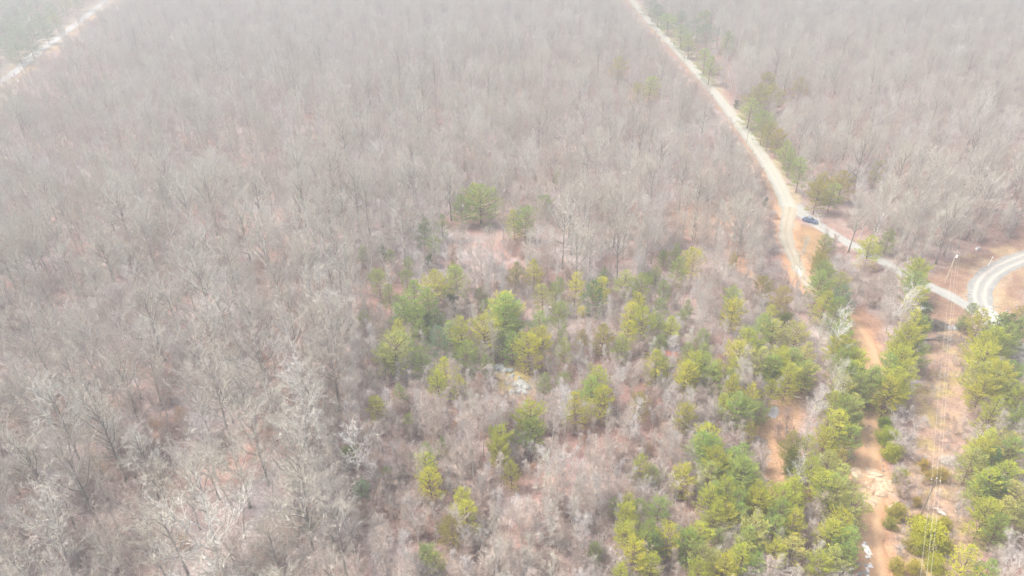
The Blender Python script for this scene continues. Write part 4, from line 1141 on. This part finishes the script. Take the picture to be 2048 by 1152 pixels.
def car():
    m, nt, b = new_mat('dark blue car paint', 0.28, 0.5)
    n = noise_node(nt, 1.5, 2)
    r = ramp(nt, n.outputs[0], [(0.3, (0.035, 0.075, 0.17)), (0.7, (0.05, 0.095, 0.20))])
    nt.links.new(r.outputs[0], b.inputs['Base Color']); b.inputs['Coat Weight'].default_value = 0.6
    glass = flat('car glass', (0.03, 0.04, 0.055), 0.08, 0, 0.6)
    rub = flat('tyre rubber', (0.03, 0.03, 0.032), 0.8)
    rim = flat('wheel rim', (0.5, 0.51, 0.53), 0.3, 0.8)
    lamp = flat('headlight lens', (0.75, 0.78, 0.8), 0.15)
    red = flat('tail light lens', (0.45, 0.03, 0.03), 0.2)
    roofm = flat('silvery roof sheen', (0.33, 0.37, 0.43), 0.2, 0.3)
    ax, ay = gp(1607, 439); bx_, by_ = gp(1632, 450)
    cxx, cyy = (ax + bx_) / 2, (ay + by_) / 2
    rz = R(-38)
    root = empty('parked_car', (cxx, cyy, 0.07), rz)
    tag(root, 'Dark blue sedan parked on the gravel at the road junction', 'car')
    def ring(x, w, z0, z1, sh):
        return [(x, -w, z0), (x, -w * 1.02, (z0 + sh) / 2), (x, -w, sh), (x, -w * 0.9, z1), (x, w * 0.9, z1), (x, w, sh), (x, w * 1.02, (z0 + sh) / 2), (x, w, z0)]
    bd = MB()
    loft([ring(-2.32, .72, .38, .86, .66), ring(-2.22, .84, .26, .98, .84), ring(-1.6, .90, .22, 1.04, .88), ring(-.8, .91, .22, 1.0, .88), ring(.6, .91, .22, .98, .86), ring(1.3, .90, .22, .93, .82), ring(2.05, .84, .24, .80, .70), ring(2.3, .68, .36, .66, .56)], bd)
    bd.obj('body', m, root)
    gh = MB()
    def cab(x, w, z): return [(x, -w, z), (x, w, z)]
    lo = [(-1.75, .80, 1.0), (-.95, .62, 1.42), (.25, .62, 1.42), (1.05, .80, .97)]
    v = []
    for (x, w, z) in lo: v += [(x, -w, z), (x, w, z)]
    gh.v = v + [(-1.2, -.83, .97), (-1.2, .83, .97), (.55, -.84, .96), (.55, .84, .96)]
    gh.f = [(0, 1, 3, 2), (4, 5, 7, 6), (0, 2, 8), (2, 4, 10, 8), (4, 6, 10), (1, 9, 3), (3, 9, 11, 5), (5, 11, 7)]
    gh.obj('window_band', glass, root)
    rf = MB(); rf.box((-.35, 0, 1.44), (1.16, 1.22, .05), taper=0.96); rf.obj('roof', m, root)
    for sx in (-1, 1):
        q = MB(); q.tube([(-1.72, sx * .80, 1.01), (-.93, sx * .63, 1.45), (.25, sx * .63, 1.45), (1.03, sx * .80, .98)], .035, 5)
        q.obj('roof_rail', roofm, root)
        q = MB(); q.box((.62, sx * .98, 1.02), (.16, .2, .12), taper=.8); q.obj('door_mirror', m, root)
        q = MB(); q.box((2.2, sx * .56, .66), (.2, .34, .12), taper=.8); q.obj('headlight', lamp, root)
        q = MB(); q.box((-2.25, sx * .6, .80), (.14, .3, .13), taper=.9); q.obj('tail_light', red, root)
        for x in (-1.38, 1.38):
            w = MB(); w.tube([(x, sx * .76, .33), (x, sx * .94, .33)], .33, 16)
            wo = w.obj('wheel', rub, root)
            w = MB(); w.tube([(x, sx * .93, .33), (x, sx * .955, .33)], .2, 10); w.obj('rim', rim, wo)
        for x in (-.28, .55):
            q = MB(); q.box((x, sx * .925, .78), (.16, .03, .03)); q.obj('door_handle', rim, root)
    q = MB(); q.box((2.33, 0, .5), (.05, .9, .16)); q.obj('grille', rub, root)
    q = MB(); q.box((-2.345, 0, .62), (.03, .5, .12)); q.obj('number_plate', lamp, root)
car()

# ------------------------------------------------------------------ utility poles and wires
def pole(px, py, h, mat, label, arms=True, transformer=False, group='utility poles', r=0.15, rz=0.0):
    x, y = gp(px, py)
    root = empty('utility_pole', (x, y, float(H(x, y))), rz)
    tag(root, label, 'pole', group)
    MB().tube([(0, 0, -.5), (0, 0, h * .5), (0, 0, h)], [r * 1.15, r, r * .75], 8).obj('pole_shaft', mat, root)
    if arms:
        a = MB(); a.box((0, 0, h - .5), (1.5, .1, .12)); ao = a.obj('crossarm', mat, root)
        for xx in (-.65, .65):
            MB().tube([(xx, 0, h - .44), (xx, 0, h - .34), (xx, 0, h - .22)], [.05, .09, .04], 8).obj('insulator', M['porcelain'], ao)
    MB().tube([(0, 0, h), (0, 0, h + .12), (0, 0, h + .25)], [.05, .09, .04], 8).obj('insulator', M['porcelain'], root)
    if transformer:
        t = MB().tube([(.32, 0, h - 1.9), (.32, 0, h - 1.85), (.32, 0, h - 1.15), (.32, 0, h - 1.05)], [.2, .26, .26, .14], 12)
        to = t.obj('transformer', M['white_paint'], root)
        MB().tube([(.32, .1, h - 1.05), (.32, .1, h - .85)], [.04, .03], 6).obj('bushing', M['porcelain'], to)
    return x, y, h
A = pole(1891, 566, 9.7, M['pole_pale'], 'Pale wooden utility pole with white transformer beside the curved driveway', transformer=True, rz=R(-20))
B = pole(1839, 1035, 9.3, M['pole_wood'], 'Dark wooden utility pole standing in the brushy wire clearing', rz=R(-20), r=0.13)
C_ = pole(1760, 1560, 9.3, M['pole_wood'], 'Wooden utility pole at the near end of the wire clearing', rz=R(-20)) if False else None
cxn, cyn = B[0] - (A[0] - B[0]) * .62, B[1] - (A[1] - B[1]) * .62
def pole_xy(x, y, h, label):
    root = empty('utility_pole', (x, y, float(H(x, y))), R(-20)); tag(root, label, 'pole', 'utility poles')
    MB().tube([(0, 0, -.5), (0, 0, h)], [.16, .11], 8).obj('pole_shaft', M['pole_wood'], root)
    MB().box((0, 0, h - .5), (1.5, .1, .12)).obj('crossarm', M['pole_wood'], root)
pole_xy(cxn, cyn, 9.3, 'Wooden utility pole nearest the camera at the end of the wires')
PR1 = pole(1493, 286, 9.2, M['pole_pale'], 'Slim pale utility pole rising beside the upper gravel road bend', arms=False)
PR2 = pole(1368, 126, 9.5, M['pole_pale'], 'Distant pale utility pole between the gravel road and its pine row', arms=False)
PR3 = pole(1284, 26, 9.5, M['pole_pale'], 'Farthest utility pole at the top end of the gravel road', arms=False)

def wire(p, q, sag, label, r=0.014, group='overhead wires'):
    n = 18
    pts = [(p[0] + (q[0] - p[0]) * t, p[1] + (q[1] - p[1]) * t, p[2] + (q[2] - p[2]) * t - sag * 4 * t * (1 - t)) for t in (i / n for i in range(n + 1))]
    o = MB().tube(pts, r, 4).obj('overhead_wire', M['wire'])
    return tag(o, label, 'wire', group)
ca, sa = math.cos(R(-20)), math.sin(R(-20))
def arm(P_, k, dz): return (P_[0] + k * ca, P_[1] + k * sa, P_[2] + dz)
Cc = (cxn, cyn, 9.3)
for k, nm in ((-.65, 'Left-hand'), (.65, 'Right-hand')):
    wire(arm(A, k, -.22), arm(B, k, -.22), 1.5, f'{nm} outer wire between the driveway pole and the clearing pole')
    wire(arm(B, k, -.22), arm(Cc, k, -.4), 1.0, f'{nm} outer wire running from the clearing pole towards the camera')
wire((A[0], A[1], A[2] + .25), (B[0], B[1], B[2] + .25), 1.2, 'Topmost middle wire between the driveway pole and the clearing pole')
wire((B[0], B[1], B[2] + .25), (cxn, cyn, 9.3), .9, 'Middle wire running from the clearing pole towards the camera')
# leaning service mast across the driveway, with its cable
x0, y0 = gp(1976, 532)
post = empty('leaning_mast', (x0, y0, 0)); tag(post, 'Short leaning white mast beside the curved driveway', 'mast')
MB().tube([(0, 0, -.3), (.45, .1, 3.0)], [.1, .08], 8).obj('mast_shaft', M['white_paint'], post)
MB().box((.42, .1, 2.7), (.3, .2, .45)).obj('meter_box', M['white_paint'], post)
wire((A[0], A[1], A[2] - 1.0), (x0 + .45, y0 + .1, 3.0), 0.9, 'Thin service wire from the transformer pole to the white mast', 0.012, None)
x0, y0 = gp(1955, 500)
bxo = empty('utility_cabinet', (x0, y0, 0), 0.2); tag(bxo, 'Small white utility cabinet in brown leaves behind the leaning mast', 'cabinet')
MB().box((0, 0, .45), (1.1, .7, .8)).obj('cabinet_box', M['white_paint'], bxo)
MB().box((0, 0, .9), (1.2, .8, .08), taper=.95).obj('lid', M['metal_grey'], bxo)

# ------------------------------------------------------------------ boulders, slabs, stones
def boulder_mesh(seed, flat_=0.6):
    rnd = random.Random(seed)
    mb = MB(); n, m = 9, 5
    off = [[rnd.uniform(.78, 1.15) for _ in range(n)] for _ in range(m)]
    mb.v.append((0, 0, -.5 * flat_))
    for i in range(1, m):
        ph = math.pi * i / m
        for k in range(n):
            q = 2 * math.pi * k / n
            r = off[i][k]
            mb.v.append((math.sin(ph) * math.cos(q) * r, math.sin(ph) * math.sin(q) * r, -math.cos(ph) * flat_ * (r * .6 + .4)))
    mb.v.append((0, 0, flat_ * rnd.uniform(.7, 1)))
    last = len(mb.v) - 1
    for k in range(n):
        mb.f.append((0, 1 + (k + 1) % n, 1 + k))
        for i in range(m - 2):
            a = 1 + i * n
            mb.f.append((a + k, a + (k + 1) % n, a + n + (k + 1) % n, a + n + k))
        a = 1 + (m - 2) * n
        mb.f.append((a + k, a + (k + 1) % n, last))
    return mb
STONES = [boulder_mesh(s, .6).mesh('stone', M['stone_pale']) for s in (1, 2, 3)]
SLABS = [boulder_mesh(s, .28).mesh('slab', M['stone_cream']) for s in (4, 5, 6)]
def stone(name, meshes, px, py, s, label, cat, group, st=(1, 1, 1)):
    x, y = gp(px, py)
    o = bpy.data.objects.new(name, meshes[rng.randrange(len(meshes))])
    o.location = (x, y, float(H(x, y)) + s * .15 * st[2]); o.rotation_euler = (rng.uniform(-.2, .2), rng.uniform(-.2, .2), rng.uniform(0, 6.28))
    o.scale = (s * st[0], s * st[1], s * st[2])
    col.objects.link(o)
    return tag(o, label, cat, group)
for px, py, s, t in ((1000, 737, 1.3, 'Large pale boulder farthest left in the yellow grass'), (1008, 742, 1.0, 'Pale boulder beside the largest one in yellow grass'), (994, 732, .7, 'Small pale boulder at the upper end of the outcrop'),
                     (1021, 741, .8, 'Pale boulder in the middle of the yellow grass'), (1023, 753, .6, 'Small pale boulder between the upper and lower boulders'), (1014, 767, .6, 'Small pale boulder left of the lower outcrop'),
                     (1030, 770, 1.1, 'Pale boulder at the top of the lower outcrop'), (1042, 770, 1.3, 'Largest pale boulder of the lower outcrop'), (1052, 775, 1.1, 'Pale boulder at the far right of the lower outcrop'),
                     (1036, 782, 1.2, 'Pale boulder at the foot of the lower outcrop'), (1047, 786, .9, 'Low pale boulder under the largest of the lower outcrop'), (1025, 784, .9, 'Pale boulder at the bottom left of the lower outcrop'),
                     (1049, 808, .6, 'Lone pale stone just above the brightest pine'), (921, 832, .7, 'Lone flat pale stone among slender bare trees')):
    stone('boulder', STONES, px, py, s, t, 'boulder', 'pale boulders', (1.2, 1, .8))
for i in range(18):
    px, py = rng.uniform(1003, 1062), rng.uniform(734, 796)
    stone('stone', STONES, px, py, rng.uniform(.2, .42), 'Small pale stone loose in the yellow grass of the outcrop', 'stone', 'loose stones of the outcrop')
slabs = ((1711, 946, 1.5, 'Cream sandstone slab on the left lip of the washout'), (1713, 958, 1.1, 'Cream slab below the left lip of the washout'), (1743, 946, 1.4, 'Cream slab crossing the top of the washout'), (1755, 950, 1.2, 'Cream slab right of the top washout ledge'),
         (1766, 960, 1.2, 'Cream slab on the upper right of the washout'), (1775, 970, 1.1, 'Yellowish slab at the right corner of the washout'), (1778, 980, .8, 'Small yellowish slab under the right corner'), (1750, 978, 1.0, 'Tilted slab in the middle of the washout'),
         (1762, 990, 1.0, 'Slab on the lower right slope of the washout'), (1730, 968, 1.0, 'Slab left of the middle of the washout'), (1798, 987, .5, 'Single orange boulder at the edge of the laurel'), (1742, 1004, .9, 'Slab at the narrow foot of the washout'))
for px, py, s, t in slabs:
    stone('rock_slab', SLABS, px, py, s, t, 'rock', 'sandstone slabs of the washout', (1.3, .8, 1))
for i in range(30):
    k = rng.random()
    if k < .35: px, py = rng.uniform(1718, 1742), rng.uniform(1085, 1150)
    elif k < .6: px, py = rng.uniform(1722, 1778), rng.uniform(935, 1015)
    else:
        px, py = rng.uniform(1975, 2005), rng.uniform(612, 655)
    g = 'stones along the track' if k < .6 else 'stones of the rubble bank'
    stone('stone', STONES if k < .35 or k >= .6 else SLABS, px, py, rng.uniform(.18, .4), 'Loose pale stone lying along the eroded clay track' if k < .6 else 'Loose pale stone on the rubble bank below the curved driveway', 'stone', g)
for px, py in ((1943, 598), (1932, 592), (1938, 588), (2015, 623), (2040, 585), (2034, 612), (1543, 395), (1558, 490)):
    stone('stone', STONES, px, py, .35, 'Single pale stone on the verge beside gravel', 'stone', 'single verge stones')
DARKS = [boulder_mesh(s, .5).mesh('dark_stone', M['log']) for s in (7, 8)]
for i in range(40):
    t = i / 39
    px = 1735 + 6 * math.sin(i * .9) + (0 if i % 2 else 3); py = 828 + 66 * t
    if i % 4 == 0: px, py = 1752 + 16 * t + rng.uniform(-3, 3), 860 + 100 * t
    stone('stone', DARKS, px, py, rng.uniform(.16, .32), 'Small dark stone washed out along the middle of the clay track', 'stone', 'dark stones in the clay track')
# the pale humps lining the sandy branch
x0, y0 = gp(1905, 657)
tarp = MB()
for i in range(13):
    for j in range(9):
        u, v = i / 12 * 2 - 1, j / 8 * 2 - 1
        e = max(0, 1 - (u * u + v * v * .9)) ** .5
        tarp.v.append((u * 1.3, v * .8, e * .45 + .12 * math.sin(u * 7 + v * 3) * e + .1 * math.sin(v * 9) * e))
for i in range(12):
    for j in range(8):
        a = i * 9 + j
        tarp.f.append((a, a + 9, a + 10, a + 1))
m_t = mat_noise('crumpled white sheeting', (0.24, 0.27, 0.32), (0.46, 0.48, 0.50), 1.4, 0.5)
to = tarp.obj('crumpled_tarp', m_t, smooth_=False); to.location = (x0, y0, .1); to.rotation_euler = (0, 0, -.3)
tag(to, 'Crumpled white sheet lying beside the brush pile', 'tarp')

# ------------------------------------------------------------------ brush piles, fallen trees, logs, water
def brush_pile(px, py, w, h, n, label, mat, seed):
    rnd = random.Random(seed)
    x, y = gp(px, py)
    mb = MB()
    for _ in range(n):
        a, r = rnd.uniform(0, 6.28), w * math.sqrt(rnd.random())
        p = Vector((math.cos(a) * r, math.sin(a) * r * .7, h * (1 - (r / w) ** 2) * rnd.random() + .1))
        d = Vector((rnd.gauss(0, 1), rnd.gauss(0, 1), rnd.gauss(0, .35))).normalized()
        L = rnd.uniform(.6, 2.2)
        lp, ld = limb_path(p - d * L / 2, d, L, 3, .15, 0, rnd)
        rr = rnd.uniform(.015, .05)
        mb.tube(lp, [rr, rr, rr * .7, rr * .3], 3, cap=False)
        for k in range(4):
            mb.tri(lp[rnd.randrange(1, 4)], side_dir(d, .8, rnd), rnd.uniform(.3, .8), .035, rnd)
    o = mb.obj('brush_pile', mat); o.location = (x, y, float(H(x, y)) + .1)
    return tag(o, label, 'brush pile')
brush_pile(1868, 652, 3.4, 1.2, 520, 'Wide heap of cut grey branches at the head of the wire clearing', M['log'], 1)
brush_pile(1925, 657, 2.0, .9, 220, 'Small dark heap of branches right of the white sheet', M['log'], 2)
brush_pile(1905, 925, 2.2, .7, 200, 'Low grey heap of branches beside the golden-brown shrubs', M['dead_wood'], 3)
brush_pile(1905, 682, 4.0, .5, 200, 'Long low row of dark branches under the wires', M['log'], 4)
brush_pile(785, 955, 3.0, .8, 300, 'Pale lilac-grey brush heap right of the white-barked tree', M['dead_wood'], 5)
brush_pile(968, 1052, 2.2, .7, 260, 'Pale brush heap at the foot of the yellow-green pine', M['dead_wood'], 6)
brush_pile(1515, 885, 1.8, .8, 160, 'Grey brush heap on the orange clay slope', M['log'], 7)
brush_pile(345, 915, 3.0, .8, 260, 'Dark tangle of branches in the ravine beside the spreading tree', M['log'], 8)
brush_pile(462, 800, 3.2, .8, 260, 'Dark tangle of branches at the upper end of the ravine', M['log'], 9)
def log(p, q, r, mat, label, lift=.25, branches=3):
    a, b = gp(*p), gp(*q)
    rnd = random.Random(p[0])
    pa, pb = Vector((a[0], a[1], float(H(*a)) + lift)), Vector((b[0], b[1], float(H(*b)) + lift * 1.4))
    root = empty('fallen_log', pa)
    pts = [(pb - pa) * t + Vector((0, rnd.uniform(-.1, .1), rnd.uniform(0, .12))) for t in (0, .25, .5, .75, 1)]
    MB().tube(pts, [r, r * .95, r * .85, r * .7, r * .5], 7).obj('stem', mat, root)
    for i in range(branches):
        s = pts[0].lerp(pts[-1], .45 + .5 * i / max(branches, 1)); d = ((pb - pa).normalized() + Vector((rnd.gauss(0, .5), rnd.gauss(0, .5), .5))).normalized()
        lp, _ = limb_path(s, d, rnd.uniform(1, 2.4), 3, .2, .02, rnd)
        MB().tube(lp, [r * .45, r * .35, r * .22, .02], 5).obj('limb', mat, root)
    tag(root, label, 'log', 'fallen logs')
log((1571, 345), (1590, 358), .2, M['log_pale'], 'Bleached log lying on the orange verge below the road bend')
log((1776, 1019), (1799, 1002), .12, M['log_pale'], 'Thin pale log right of the washout foot', branches=1)
log((518, 1128), (557, 1147), .3, M['log'], 'Thick grey log at the bottom edge left of centre')
log((71, 1012), (106, 993), .25, M['log'], 'Dark log on pale leaves in the left foreground')
log((1586, 794), (1604, 800), .16, M['log_pale'], 'Pale log above the small pond', branches=1)
log((1845, 681), (1910, 682), .2, M['log'], 'Long dark log under the wires below the brush piles')
log((1584, 760), (1600, 775), .14, M['log_pale'], 'Short pale log behind the small pond', branches=1)
log((1868, 1018), (1882, 1022), .1, M['log_pale'], 'Short pale stick beside the white streak under the wires', branches=0)
x, y = gp(1803, 532)
o = plant(WHITE, 'fallen_tree', (x, y, .8), 0, .38, 'tree', None)
o.rotation_euler = (R(84), 0, R(110)); o['label'] = 'Bleached fallen tree lying on its side behind the roadside pines'
x, y = gp(1640, 455)
o = plant(WHITE, 'fallen_tree', (x, y, .5), 0, .38, 'tree', None)
o.rotation_euler = (R(78), 0, R(170)); o['label'] = 'Pale fallen tree draped over the verge just below the car'

m, nt, b = new_mat('still water', 0.12, 0.5)
n = noise_node(nt, 0.8, 3); r = ramp(nt, n.outputs[0], [(0.3, (0.26, 0.27, 0.285)), (0.7, (0.36, 0.37, 0.38))]); nt.links.new(r.outputs[0], b.inputs['Base Color'])
patch('pond', [(1536, 818), (1543, 811), (1553, 811), (1560, 818), (1560, 828), (1552, 838), (1541, 838), (1536, 830)], 0.05, m, 21, grid=0.25, amp=0.15)
patch('puddle', [(416, 1124), (424, 1116), (436, 1120), (440, 1134), (432, 1150), (420, 1150), (415, 1138)], 0.12, m, 22, grid=0.25, amp=0.4)

# ------------------------------------------------------------------ the haze
mb = MB(); mb.box((0, 700, 45.5), (4200, 3400, 103.0))
hz = mb.obj('haze', bpy.data.materials.new('haze'))
hm = hz.data.materials[0]; hm.use_nodes = True
hn = hm.node_tree
hn.nodes.remove(hn.nodes['Principled BSDF'])
pv = hn.nodes.new('ShaderNodeVolumePrincipled')
pv.inputs['Color'].default_value = (0.35, 0.37, 0.377, 1)
pv.inputs['Density'].default_value = HAZE
pv.inputs['Anisotropy'].default_value = 0.2
hn.links.new(pv.outputs[0], [x for x in hn.nodes if x.type == 'OUTPUT_MATERIAL'][0].inputs['Volume'])
tag(hz, 'Thin pale winter haze over the whole valley', kind='stuff')
